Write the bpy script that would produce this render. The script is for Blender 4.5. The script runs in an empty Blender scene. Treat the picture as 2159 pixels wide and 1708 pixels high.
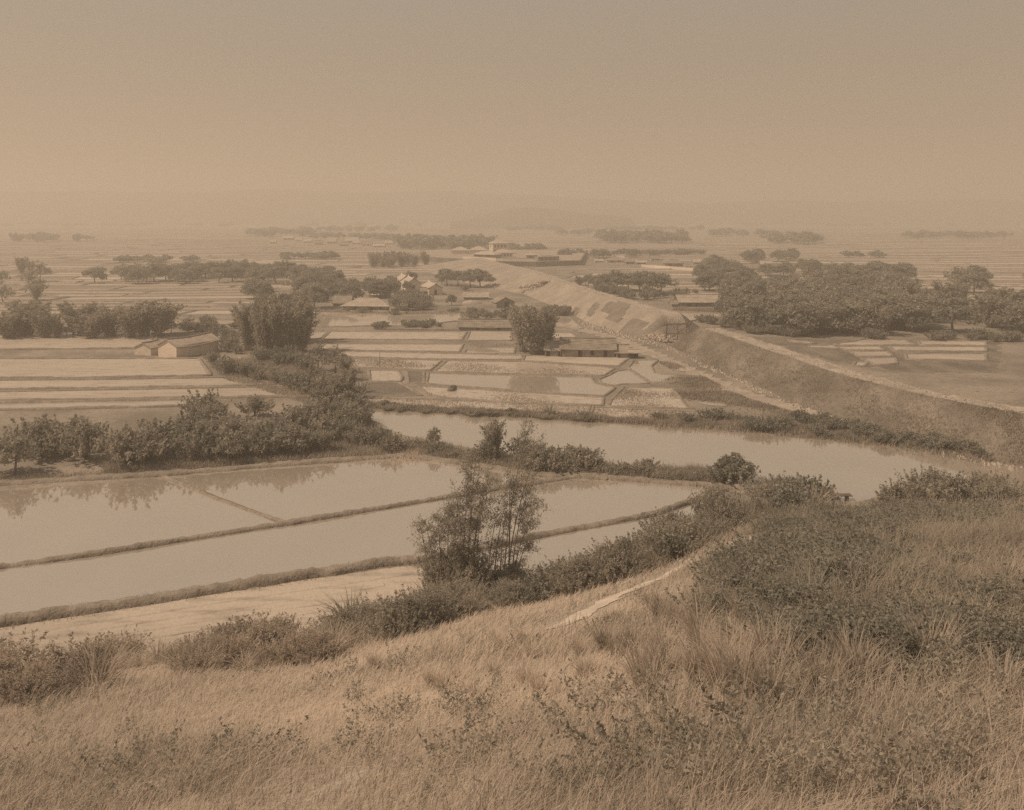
import bpy, math, random
import numpy as np

R = math.radians
# ----------------------------------------------------------------- camera, sky, sun, exposure
S = bpy.context.scene
COL = S.collection
HOR, FPX, CX, EYE = 450.0, 1830.0, 1079.5, 32.0      # photograph measured 2159 wide: horizon row, focal length, centre column, eye height (m)
cd = bpy.data.cameras.new('camera')
cam = bpy.data.objects.new('camera', cd)
COL.objects.link(cam)
cam.location = (0, 0, EYE)
cam.rotation_euler = (R(90), 0, 0)
cd.sensor_width = 36.0
cd.lens = FPX / 2159 * 36
cd.shift_y = -(854 - HOR) / 2159
cd.clip_start = 0.5
cd.clip_end = 30000
S.camera = cam

SUN_DIR = np.array((-1.0, -0.20, 0.0))
SUN_DIR /= np.linalg.norm(SUN_DIR)
SUN_EL = R(50)
SUN_AZ = math.atan2(SUN_DIR[0], SUN_DIR[1])          # clockwise from +Y
W = bpy.data.worlds.new("World")
S.world = W
W.use_nodes = True
nt = W.node_tree
nt.nodes.clear()
sky = nt.nodes.new('ShaderNodeTexSky')
sky.sky_type = 'NISHITA'
sky.sun_disc = False
sky.sun_elevation = SUN_EL
sky.sun_rotation = SUN_AZ
sky.air_density = 1.0
sky.dust_density = 3.0
bw = nt.nodes.new('ShaderNodeRGBToBW')
comb = nt.nodes.new('ShaderNodeMix'); comb.data_type = 'RGBA'; comb.blend_type = 'MULTIPLY'
comb.inputs[0].default_value = 1.0
tint = nt.nodes.new('ShaderNodeMix'); tint.data_type = 'RGBA'
tc = nt.nodes.new('ShaderNodeTexCoord'); sep = nt.nodes.new('ShaderNodeSeparateXYZ')
mr = nt.nodes.new('ShaderNodeMapRange'); mr.inputs[1].default_value = 0.0; mr.inputs[2].default_value = 0.28
soft = nt.nodes.new('ShaderNodeMix'); soft.data_type = 'FLOAT'; soft.inputs[0].default_value = 0.72
bg = nt.nodes.new('ShaderNodeBackground'); bg.inputs[1].default_value = 0.066
ow = nt.nodes.new('ShaderNodeOutputWorld')
L = nt.links.new
L(sky.outputs[0], bw.inputs[0])
L(bw.outputs[0], soft.inputs[2]); soft.inputs[3].default_value = 4.1     # thick haze evens the sky out
L(tc.outputs['Generated'], sep.inputs[0]); L(sep.outputs[2], mr.inputs[0]); L(mr.outputs[0], tint.inputs[0])
tint.inputs[6].default_value = (1.0, 0.69, 0.42, 1)
tint.inputs[7].default_value = (1.0, 0.91, 0.77, 1)
L(soft.outputs[0], comb.inputs[6]); L(tint.outputs[2], comb.inputs[7])
L(comb.outputs[2], bg.inputs[0]); L(bg.outputs[0], ow.inputs[0])

sd = bpy.data.lights.new('sun', 'SUN')
sd.energy = 3.5
sd.angle = R(1.5)
sd.color = (1.0, 0.77, 0.54)
sun = bpy.data.objects.new('sun', sd)
COL.objects.link(sun)
sun.rotation_euler = (R(90) - SUN_EL, 0, math.atan2(SUN_DIR[0], -SUN_DIR[1]))
sun.location = (0, 0, 400)

S.render.engine = 'CYCLES'
S.view_settings.view_transform = 'Standard'
S.view_settings.look = 'None'
S.view_settings.gamma = 1
S.view_settings.exposure = 0.33
S.view_settings.use_curve_mapping = False
S.cycles.use_denoising = False
S.cycles.max_bounces = 8
S.cycles.diffuse_bounces = 3
S.cycles.glossy_bounces = 3
S.cycles.volume_bounces = 1
S.cycles.transparent_max_bounces = 6

rs = np.random.RandomState(11)
rnd = random.Random(5)

# ----------------------------------------------------------------- photograph -> place
FOOT = [(-900, 1430), (-300, 1425), (0, 1420), (217, 1408), (420, 1380), (600, 1362), (700, 1340), (850, 1290), (1000, 1262), (1150, 1245),
        (1250, 1215), (1400, 1160), (1500, 1110), (1620, 1078), (1750, 1070), (1925, 1062), (2159, 1050), (2900, 1040)]
FT = np.array([(x - CX) / FPX for x, y in FOOT])
FF = np.array([FPX * EYE / (y - HOR) for x, y in FOOT])
HTOP = 28.0
def Fof(t):
    return np.interp(t, FT, FF)
def hill_z(x, y):
    x = np.asarray(x, float); y = np.asarray(y, float)
    t = x / np.maximum(y, 1.0)
    t = np.clip(t, FT[0], FT[-1])
    F = Fof(t)
    z = HTOP * (1 - np.maximum(y, -8) / F)
    amp = np.clip(z / 6, 0, 1) * np.clip((y - 4) / 20, 0, 1)
    z = z + .25 * amp * (0.35 * np.sin(x * 0.31 + 1.3 * np.sin(y * 0.17)) + 0.28 * np.sin(y * 0.42 + x * 0.11))
    return z
def G(px, py, z=0.0):
    """the point of the plain (or of the hillside) seen at this place of the photograph"""
    k = (py - HOR) / FPX
    t = (px - CX) / FPX
    F = float(Fof(t))
    D = (EYE - z) / k
    if D < F and z == 0.0:
        D = min(4.0 / max(k - HTOP / F, 1e-4), F)
        return np.array((t * D, D, float(hill_z(t * D, D))))
    return np.array((t * D, D, z))
def crop(ox, oy, w):
    s = w / 2159.0
    return lambda x, y: ((ox + x * s) / 1.8972, (oy + y * s) / 1.8972)
c3 = crop(400, 1200, 1200); c4 = crop(1500, 1200, 1200); c5 = crop(2500, 1200, 1200)

# ----------------------------------------------------------------- mesh helpers
def tag(o, label=None, cat=None, group=None, kind=None):
    if label: o['label'] = label
    if cat: o['category'] = cat
    if group: o['group'] = group
    if kind: o['kind'] = kind
    return o
def link(name, me, mat=None, parent=None):
    if mat is not None and not me.materials: me.materials.append(mat)
    o = bpy.data.objects.new(name, me)
    COL.objects.link(o)
    if parent is not None: o.parent = parent
    return o
def empty(name, loc=(0, 0, 0), rz=0.0):
    o = bpy.data.objects.new(name, None)
    COL.objects.link(o)
    o.location = [float(v) for v in loc]; o.rotation_euler = (0, 0, rz)
    o.empty_display_size = 0.5
    return o
def pymesh(name, v, f, smooth=False):
    me = bpy.data.meshes.new(name)
    me.from_pydata([tuple(map(float, p)) for p in v], [], f)
    me.update()
    if smooth: me.polygons.foreach_set('use_smooth', [True] * len(me.polygons))
    return me
def quadmesh(name, V, tone=None):
    """V: (n*4,3) vertices, one separate quad per four"""
    V = np.asarray(V, np.float32).reshape(-1, 3)
    n = len(V) // 4
    me = bpy.data.meshes.new(name)
    me.vertices.add(n * 4); me.vertices.foreach_set('co', V.ravel())
    me.loops.add(n * 4); me.loops.foreach_set('vertex_index', np.arange(n * 4, dtype=np.int32))
    me.polygons.add(n); me.polygons.foreach_set('loop_start', np.arange(0, n * 4, 4, dtype=np.int32))
    me.update(calc_edges=True)
    if tone is not None:
        a = me.attributes.new('tone', 'FLOAT', 'FACE')
        a.data.foreach_set('value', np.asarray(tone, np.float32))
    return me
def gridmesh(name, P, closed=False):
    """P: (a,b,3) grid of points"""
    a, b = P.shape[:2]
    idx = np.arange(a * b).reshape(a, b)
    q = np.stack([idx[:-1, :-1], idx[1:, :-1], idx[1:, 1:], idx[:-1, 1:]], -1).reshape(-1, 4)
    me = bpy.data.meshes.new(name)
    me.vertices.add(a * b); me.vertices.foreach_set('co', P.reshape(-1).astype(np.float32))
    me.loops.add(len(q) * 4); me.loops.foreach_set('vertex_index', q.ravel().astype(np.int32))
    me.polygons.add(len(q)); me.polygons.foreach_set('loop_start', np.arange(0, len(q) * 4, 4, dtype=np.int32))
    me.polygons.foreach_set('use_smooth', np.ones(len(q), bool))
    me.update(calc_edges=True)
    return me
def norm(a): return a / np.maximum(np.linalg.norm(a, axis=-1, keepdims=True), 1e-9)

class MB:
    def __init__(s): s.v = []; s.f = []
    def add(s, v, f):
        b = len(s.v); s.v += [tuple(map(float, p)) for p in v]; s.f += [tuple(b + i for i in q) for q in f]
    def box(s, x0, y0, z0, x1, y1, z1):
        s.add([(x0, y0, z0), (x1, y0, z0), (x1, y1, z0), (x0, y1, z0), (x0, y0, z1), (x1, y0, z1), (x1, y1, z1), (x0, y1, z1)],
              [(0, 3, 2, 1), (4, 5, 6, 7), (0, 1, 5, 4), (1, 2, 6, 5), (2, 3, 7, 6), (3, 0, 4, 7)])
    def tube(s, pts, rad, n=6):
        pts = [np.array(p, float) for p in pts]
        rings = []
        for i, p in enumerate(pts):
            d = pts[min(i + 1, len(pts) - 1)] - pts[max(i - 1, 0)]
            d = d / (np.linalg.norm(d) + 1e-9)
            a = np.cross(d, (0, 0, 1) if abs(d[2]) < .9 else (1, 0, 0)); a /= np.linalg.norm(a)
            b = np.cross(d, a)
            rings.append([p + rad[i] * (math.cos(2 * math.pi * k / n) * a + math.sin(2 * math.pi * k / n) * b) for k in range(n)])
        v = [q for r in rings for q in r]; f = []
        for i in range(len(pts) - 1):
            for k in range(n):
                f.append((i * n + k, i * n + (k + 1) % n, (i + 1) * n + (k + 1) % n, (i + 1) * n + k))
        f.append(tuple(range(n))[::-1]); f.append(tuple((len(pts) - 1) * n + k for k in range(n)))
        s.add(v, f)
    def slab(s, quad, th):
        """a quad (4 points) thickened downwards by th"""
        q = [np.array(p, float) for p in quad]; d = np.array((0, 0, -th))
        s.add(q + [p + d for p in q], [(0, 1, 2, 3), (7, 6, 5, 4), (0, 4, 5, 1), (1, 5, 6, 2), (2, 6, 7, 3), (3, 7, 4, 0)])
    def build(s, name, mat, parent=None, smooth=False):
        return link(name, pymesh(name, s.v, s.f, smooth), mat, parent)

# ----------------------------------------------------------------- materials (all procedural)
def new_mat(name):
    m = bpy.data.materials.new(name); m.use_nodes = True
    m.node_tree.nodes.clear()
    return m, m.node_tree
def ground_mat(name, a, b, scale=0.3, c=None, scale2=3.0, rough=0.9, bump=0.3, bscale=4.0, stretch=(1, 1, 1), lo=.38, hi=.62, obj=False):
    m, t = new_mat(name); N = t.nodes.new; K = t.links.new
    if obj:
        g = N('ShaderNodeTexCoord'); src = g.outputs['Object']
    else:
        g = N('ShaderNodeNewGeometry'); src = g.outputs['Position']
    mp = N('ShaderNodeMapping'); mp.inputs['Scale'].default_value = stretch
    K(src, mp.inputs[0])
    n1 = N('ShaderNodeTexNoise'); n1.inputs['Scale'].default_value = scale; n1.inputs['Detail'].default_value = 6
    n2 = N('ShaderNodeTexNoise'); n2.inputs['Scale'].default_value = scale2; n2.inputs['Detail'].default_value = 4
    K(mp.outputs[0], n1.inputs[0]); K(mp.outputs[0], n2.inputs[0])
    r1 = N('ShaderNodeMapRange'); r1.inputs[1].default_value = lo; r1.inputs[2].default_value = hi
    K(n1.outputs[0], r1.inputs[0])
    mx = N('ShaderNodeMix'); mx.data_type = 'RGBA'; mx.inputs[6].default_value = (*a, 1); mx.inputs[7].default_value = (*b, 1)
    K(r1.outputs[0], mx.inputs[0])
    mx2 = N('ShaderNodeMix'); mx2.data_type = 'RGBA'
    c = c or tuple(v * .6 for v in a)
    r2 = N('ShaderNodeMapRange'); r2.inputs[1].default_value = .5; r2.inputs[2].default_value = .75; r2.inputs[4].default_value = .75
    K(n2.outputs[0], r2.inputs[0]); K(r2.outputs[0], mx2.inputs[0])
    K(mx.outputs[2], mx2.inputs[6]); mx2.inputs[7].default_value = (*c, 1)
    p = N('ShaderNodeBsdfPrincipled'); p.inputs['Roughness'].default_value = rough
    p.inputs['Specular IOR Level'].default_value = .2
    K(mx2.outputs[2], p.inputs['Base Color'])
    n3 = N('ShaderNodeTexNoise'); n3.inputs['Scale'].default_value = bscale; n3.inputs['Detail'].default_value = 5
    K(src, n3.inputs[0])
    bp = N('ShaderNodeBump'); bp.inputs['Strength'].default_value = bump; bp.inputs['Distance'].default_value = .3
    K(n3.outputs[0], bp.inputs['Height']); K(bp.outputs[0], p.inputs['Normal'])
    o = N('ShaderNodeOutputMaterial'); K(p.outputs[0], o.inputs[0])
    return m
def water_mat(name, col, gloss=.5, rough=.04, dirt=None):
    m, t = new_mat(name); N = t.nodes.new; K = t.links.new
    g = N('ShaderNodeNewGeometry')
    n = N('ShaderNodeTexNoise'); n.inputs['Scale'].default_value = .12; n.inputs['Detail'].default_value = 5
    K(g.outputs['Position'], n.inputs[0])
    mx = N('ShaderNodeMix'); mx.data_type = 'RGBA'
    mx.inputs[6].default_value = (*[v * .9 for v in col], 1); mx.inputs[7].default_value = (*[v * 1.1 for v in col], 1)
    K(n.outputs[0], mx.inputs[0])
    d = N('ShaderNodeBsdfDiffuse'); K(mx.outputs[2], d.inputs[0])
    gl = N('ShaderNodeBsdfGlossy'); gl.inputs['Roughness'].default_value = rough; gl.inputs[0].default_value = (1, 1, 1, 1)
    w = N('ShaderNodeTexNoise'); w.inputs['Scale'].default_value = 2.2; w.inputs['Detail'].default_value = 3
    K(g.outputs['Position'], w.inputs[0])
    bp = N('ShaderNodeBump'); bp.inputs['Strength'].default_value = .05; bp.inputs['Distance'].default_value = .03
    K(w.outputs[0], bp.inputs['Height']); K(bp.outputs[0], gl.inputs['Normal'])
    mix = N('ShaderNodeMixShader'); mix.inputs[0].default_value = gloss
    K(d.outputs[0], mix.inputs[1]); K(gl.outputs[0], mix.inputs[2])
    o = N('ShaderNodeOutputMaterial'); K(mix.outputs[0], o.inputs[0])
    return m
def leaf_mat(name, a, b, trans=.35, scale=.35):
    m, t = new_mat(name); N = t.nodes.new; K = t.links.new
    g = N('ShaderNodeNewGeometry')
    n = N('ShaderNodeTexNoise'); n.inputs['Scale'].default_value = scale; n.inputs['Detail'].default_value = 3
    K(g.outputs['Position'], n.inputs[0])
    at = N('ShaderNodeAttribute'); at.attribute_name = 'tone'
    ad = N('ShaderNodeMath'); ad.operation = 'MULTIPLY_ADD'; ad.inputs[1].default_value = .75
    r = N('ShaderNodeMapRange'); r.inputs[1].default_value = .35; r.inputs[2].default_value = .65; r.inputs[3].default_value = -.15; r.inputs[4].default_value = .4
    K(n.outputs[0], r.inputs[0]); K(at.outputs['Fac'], ad.inputs[0]); K(r.outputs[0], ad.inputs[2])
    cl = N('ShaderNodeClamp'); K(ad.outputs[0], cl.inputs[0])
    mx = N('ShaderNodeMix'); mx.data_type = 'RGBA'; mx.inputs[6].default_value = (*a, 1); mx.inputs[7].default_value = (*b, 1)
    K(cl.outputs[0], mx.inputs[0])
    d = N('ShaderNodeBsdfDiffuse'); tr = N('ShaderNodeBsdfTranslucent')
    K(mx.outputs[2], d.inputs[0]); K(mx.outputs[2], tr.inputs[0])
    ms = N('ShaderNodeMixShader'); ms.inputs[0].default_value = trans
    K(d.outputs[0], ms.inputs[1]); K(tr.outputs[0], ms.inputs[2])
    o = N('ShaderNodeOutputMaterial'); K(ms.outputs[0], o.inputs[0])
    return m
def sep_(l, k=1.0): return (l, l * .86 * k, l * .74 * k)

M = {}
M['ground'] = ground_mat('plain_earth', sep_(.17), sep_(.27), .08, sep_(.12), .9, bump=.5, bscale=1.5)
M['hill'] = ground_mat('hill_earth', sep_(.30), sep_(.45), .12, sep_(.2), 1.2, bump=.6, bscale=3)
M['bund'] = ground_mat('bund_earth', sep_(.20), sep_(.27), .5, sep_(.12), 2.5, bump=.5)
M['mud'] = ground_mat('wet_mud', sep_(.36), sep_(.46), .05, sep_(.2), .8, rough=.45, bump=.3, bscale=2, stretch=(.25, 1, 1))
M['palesheen'] = ground_mat('pale_water_sheen', sep_(.34), sep_(.46), .06, sep_(.26), .8, rough=.4, bump=.2, bscale=2)  # flooded fields: the bright sheen of the water is put into a pale colour
M['darkmud'] = ground_mat('dark_soil', sep_(.13), sep_(.17), .2, sep_(.10), 2, rough=.6)
M['dirt'] = ground_mat('trodden_dirt', sep_(.27), sep_(.37), .3, sep_(.2), 1.4)
M['palepath'] = ground_mat('worn_path', sep_(.42), sep_(.53), .6, sep_(.30), 3.0)
M['emb_grass'] = ground_mat('turfed_slope', sep_(.13), sep_(.22), .16, sep_(.09), 1.3, bump=1.0, bscale=2.4, stretch=(1, .6, 1))
M['emb_earth'] = ground_mat('bare_slope', sep_(.26), sep_(.34), .12, sep_(.17), 1.1, bump=.7, bscale=2.5)
M['emb_turf'] = ground_mat('thin_turf', sep_(.15), sep_(.21), .2, sep_(.11), 1.6, bump=.7, bscale=3)
M['emb_top'] = ground_mat('rubbly_top', sep_(.30), sep_(.40), .3, sep_(.16), 1.3, bump=.9, bscale=2.5)
M['water'] = water_mat('silty_water', sep_(.34), .48)
M['canal'] = water_mat('canal_water', sep_(.33), .52, .05)
M['stubble'] = None
M['leaf'] = leaf_mat('dark_leaves', sep_(.20, 1.12), sep_(.37, 1.10), .45)
M['leaf2'] = leaf_mat('mid_leaves', sep_(.21, 1.08), sep_(.45, 1.05), .45)
M['bamboo'] = leaf_mat('bamboo_leaves', sep_(.22, 1.08), sep_(.45, 1.05), .45)
M['reed'] = leaf_mat('reed_leaves', sep_(.30), sep_(.60), .5, .25)
M['grass'] = leaf_mat('dry_grass', sep_(.44), sep_(.70), .5, .10)
M['darkgrass'] = leaf_mat('green_grass', sep_(.25, 1.05), sep_(.48), .5, .2)
M['bark'] = ground_mat('bark', sep_(.12), sep_(.2), 3, obj=True)
M['palebark'] = ground_mat('pale_bark', sep_(.3), sep_(.4), 3, obj=True)
M['white'] = ground_mat('limewash', sep_(.60), sep_(.66), .5, sep_(.4), 3, bump=.1)
M['mudwall'] = ground_mat('mud_wall', sep_(.22), sep_(.33), .7, sep_(.14), 2.4, bump=.3)
M['thatch'] = ground_mat('thatch', sep_(.27), sep_(.36), .6, sep_(.2), 5, bump=.6, bscale=8, stretch=(1, 1, 4))
M['palethatch'] = ground_mat('pale_thatch', sep_(.36), sep_(.46), .6, sep_(.26), 5, bump=.6, bscale=8)
M['tile'] = ground_mat('roof_tile', sep_(.22), sep_(.30), .6, sep_(.17), 4, bump=.5, bscale=6)
M['paletile'] = ground_mat('pale_roof_tile', sep_(.38), sep_(.46), .6, sep_(.3), 4, bump=.4, bscale=6)
M['wood'] = ground_mat('weathered_wood', sep_(.10), sep_(.16), 2, obj=True)
M['dark'] = ground_mat('opening_shade', sep_(.04), sep_(.06), 2)
M['stone'] = ground_mat('rubble_stone', sep_(.30), sep_(.45), 1.0)
M['mount'] = ground_mat('wooded_hills', sep_(.10), sep_(.14), .004, bump=.2, bscale=.02)

def stubble_mat():
    m, t = new_mat('stubble_field'); N = t.nodes.new; K = t.links.new
    g = N('ShaderNodeNewGeometry')
    mp = N('ShaderNodeMapping'); mp.inputs['Scale'].default_value = (.35, 1.3, 1); mp.inputs['Rotation'].default_value = (0, 0, R(4))
    K(g.outputs['Position'], mp.inputs[0])
    n = N('ShaderNodeTexNoise'); n.inputs['Scale'].default_value = 1.5; n.inputs['Detail'].default_value = 5; K(mp.outputs[0], n.inputs[0])
    r = N('ShaderNodeMapRange'); r.inputs[1].default_value = .50; r.inputs[2].default_value = .60; K(n.outputs[0], r.inputs[0])
    w = N('ShaderNodeTexWave'); w.bands_direction = 'Y'; w.inputs['Scale'].default_value = .22; w.inputs['Distortion'].default_value = 2.5
    w.inputs['Detail'].default_value = 3
    K(mp.outputs[0], w.inputs[0])
    mu = N('ShaderNodeMath'); mu.operation = 'MULTIPLY'; K(r.outputs[0], mu.inputs[0]); K(w.outputs['Fac'], mu.inputs[1])
    mx = N('ShaderNodeMix'); mx.data_type = 'RGBA'; mx.inputs[6].default_value = (*sep_(.47), 1); mx.inputs[7].default_value = (*sep_(.19), 1)
    K(mu.outputs[0], mx.inputs[0])
    d = N('ShaderNodeBsdfDiffuse'); K(mx.outputs[2], d.inputs[0])
    gl = N('ShaderNodeBsdfGlossy'); gl.inputs['Roughness'].default_value = .12
    inv = N('ShaderNodeMapRange'); inv.inputs[3].default_value = .35; inv.inputs[4].default_value = 0; K(mu.outputs[0], inv.inputs[0])
    ms = N('ShaderNodeMixShader'); K(inv.outputs[0], ms.inputs[0]); K(d.outputs[0], ms.inputs[1]); K(gl.outputs[0], ms.inputs[2])
    o = N('ShaderNodeOutputMaterial'); K(ms.outputs[0], o.inputs[0])
    return m
M['stubble'] = stubble_mat()

# ----------------------------------------------------------------- ground, hillside
def plane(name, x0, y0, x1, y1, z, mat):
    me = pymesh(name, [(x0, y0, z), (x1, y0, z), (x1, y1, z), (x0, y1, z)], [(0, 1, 2, 3)])
    return tag(link(name, me, mat), kind='structure')
plane('ground', -9000, -300, 9000, 9500, 0, M['ground'])

xs = np.concatenate([np.linspace(-260, -90, 30), np.linspace(-88, 110, 180), np.linspace(112, 260, 30)])
ys = np.concatenate([np.linspace(-60, 2, 14), np.linspace(3, 118, 190)])
X, Y = np.meshgrid(xs, ys, indexing='ij')
Z = hill_z(X, Y)
Z = np.where(Z < -0.6, -0.6, Z)
tag(link('hillside', gridmesh('hillside', np.stack([X, Y, Z], -1)), M['hill']), kind='structure')

# far hills
def ridge(name, prof, D, depth, seed):
    r = np.random.RandomState(seed)
    px = np.linspace(prof[0][0], prof[-1][0], 160)
    py = np.interp(px, [p[0] for p in prof], [p[1] for p in prof])
    h = EYE + (HOR - py) * D / FPX
    x = (px - CX) * D / FPX
    n = np.zeros_like(x)
    for k in range(1, 7):
        n += r.randn() / k * np.sin(x * 2 * math.pi / (2400 / k ** 1.3) + r.rand() * 6)
    h = np.maximum(h + n * 5 * D / 3000, -5)
    rows = []
    for s, q in ((-1, 0), (-.6, .35), (-.3, .75), (0, 1), (.4, .8), (.8, .3), (1, 0)):
        jit = 1 + .10 * np.sin(x / 97 + s * 5) * (q < 1)
        rows.append(np.stack([x, D + s * depth + 40 * np.sin(x / 140 + s), np.where(q > 0, h * q * jit, -4)], -1))
    me = gridmesh(name, np.array(rows))
    return tag(link(name, me, M['mount']), kind='structure')
ridge('distant_hill', [(960, 462), (1000, 457), (1040, 446), (1075, 440), (1110, 437), (1150, 440), (1200, 447), (1260, 454), (1330, 462)], 1950, 190, 1)
ridge('mountain_range', [(-900, 404), (0, 403), (300, 405), (600, 399), (800, 404), (1000, 405), (1150, 412), (1300, 425), (1500, 428), (1800, 423), (2159, 420), (3000, 415)], 2900, 420, 2)

# ----------------------------------------------------------------- fields, ponds, canal
def dense_edge(pts, step, jit, rng):
    out = []
    n = len(pts)
    for i in range(n):
        a = pts[i]; b = pts[(i + 1) % n]
        L_ = np.linalg.norm(b - a); k = max(1, int(L_ / step))
        for j in range(k):
            p = a + (b - a) * j / k
            if j: p = p + rng.randn(2) * jit
            out.append(p)
    return out
zc = [0.03]
def bund_strip(pts, w, h, name='paddy_bund', mat=None, step=1.0, closed=False):
    """a low grown-over earth bank along a polyline (world xy)"""
    pts = [np.array(p[:2], float) for p in pts]
    if closed: pts = pts + [pts[0]]
    P = []
    for a, b in zip(pts[:-1], pts[1:]):
        k = max(1, int(np.linalg.norm(b - a) / step))
        P += [a + (b - a) * j / k for j in range(k)]
    P.append(pts[-1]); P = np.array(P)
    T = norm(np.gradient(P, axis=0)); Nn = np.stack([-T[:, 1], T[:, 0]], -1)
    r = rs
    ar_ = np.arange(len(P)) * step; ph = r.rand(4) * 6
    w1 = w * (1 + .10 * np.sin(ar_ * .21 + ph[0]) + .07 * np.sin(ar_ * .9 + ph[1]) + .07 * r.randn(len(P))); h1 = h * (1 + .15 * np.sin(ar_ * .33 + ph[2]) + .12 * r.randn(len(P)))
    rows = []
    for s, q in ((-.5, -.3), (-.42, .55), (-.2, 1), (.2, .95), (.42, .5), (.5, -.3)):
        xy = P + Nn * (w1 * s)[:, None] + r.randn(len(P), 2) * w * .04
        rows.append(np.concatenate([xy, (h1 * q)[:, None]], -1))
    me = gridmesh(name, np.array(rows))
    return tag(link(name, me, mat or M['bund']), kind='structure')
def field(pts, mat, rim=(.7, .2), name='paddy_field', step=2.0, jit=.12, z=None):
    """pts: places in the photograph"""
    w = [G(x, y, 1e-9)[:2] for x, y in pts]
    e = dense_edge(w, step, jit, rs)
    if z is None:
        zc[0] += .0006; z = zc[0]
    me = pymesh(name, [(p[0], p[1], z) for p in e], [tuple(range(len(e)))])
    if me.polygons[0].normal.z < 0: me.flip_normals()
    o = tag(link(name, me, mat), kind='structure')
    if rim: bund_strip(w, rim[0], rim[1], closed=True)
    return o
def f3(l): return [c3(*p) for p in l]
def f4(l): return [c4(*p) for p in l]
def f5(l): return [c5(*p) for p in l]
WA, MU, ST, DK = M['water'], M['mud'], M['stubble'], M['darkmud']
# the big flooded paddies in front
field([(-300, 1060), (345, 1009), (598, 1106), (217, 1163), (-300, 1235)], WA, None)
field([(352, 1006), (600, 985), (850, 966), (960, 980), (1150, 1006), (1200, 1006), (950, 1044), (604, 1102)], WA, None)
field([(-300, 1243), (217, 1172), (510, 1124), (950, 1052), (1212, 1009), (1510, 1029), (1380, 1079), (1130, 1127), (990, 1158), (880, 1178), (700, 1204), (450, 1240), (217, 1274), (-300, 1350)], WA, None)
field([(905, 1192), (1000, 1168), (1140, 1136), (1390, 1090), (1545, 1036), (1640, 1036), (1660, 1110), (1420, 1210), (1200, 1290), (1000, 1320), (900, 1300)], WA, None)
bund_strip([G(x, y, 1e-9) for x, y in [(-300, 1240), (217, 1167), (510, 1120), (700, 1090), (950, 1048), (1210, 1007)]], 1.0, .35, step=.5)
bund_strip([G(x, y, 1e-9) for x, y in [(345, 1005), (450, 1050), (520, 1075), (602, 1104)]], .5, .25, step=.5)
bund_strip([G(x, y, 1e-9) for x, y in [(-300, 1362), (217, 1283), (450, 1246), (700, 1208), (800, 1190), (880, 1182)]], 1.5, .55, step=.4)
bund_strip([G(x, y, 1e-9) for x, y in [(880, 1182), (990, 1162), (1135, 1131), (1385, 1084), (1450, 1060), (1530, 1032)]], 1.1, .35, step=.4)
bund_strip([G(x, y, 1e-9) for x, y in [(-300, 1040), (217, 1008), (350, 1001), (600, 980), (850, 962), (960, 976), (1150, 1004), (1210, 1003), (1350, 1014), (1530, 1028), (1680, 1038)]], 1.6, .4, step=.6)
field([(-300, 1370), (217, 1292), (450, 1254), (700, 1215), (860, 1194), (905, 1200), (900, 1260), (700, 1400), (217, 1480), (-300, 1520)], MU, None, name='mud_field')
for k in range(5):      # the long ridges of that muddy field
    dy = 18 + k * 17
    bund_strip([G(x, y + dy, 1e-9) for x, y in [(-250, 1362), (217, 1290), (450, 1253), (700, 1216), (870 - k * 60, 1190 + k * 9)]], .9, .10, 'field_ridge', M['mud'], step=.7)
# canal
canal_far = [(742, 868), (900, 873), (1000, 878), (1100, 884), (1300, 895), (1500, 907), (1700, 926), (1925, 947), (2050, 975), (2300, 1020)]
canal_near = [(2300, 1075), (2000, 1040), (1925, 1030), (1800, 1062), (1776, 1062), (1752, 1030), (1700, 1015), (1585, 1012), (1574, 1036), (1563, 1036), (1560, 1000), (1520, 990), (1350, 985), (1200, 978),
              (1080, 955), (940, 938), (850, 918), (790, 888)]
field(canal_far + canal_near, M['canal'], None, 'canal', step=2, z=.028)
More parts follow.
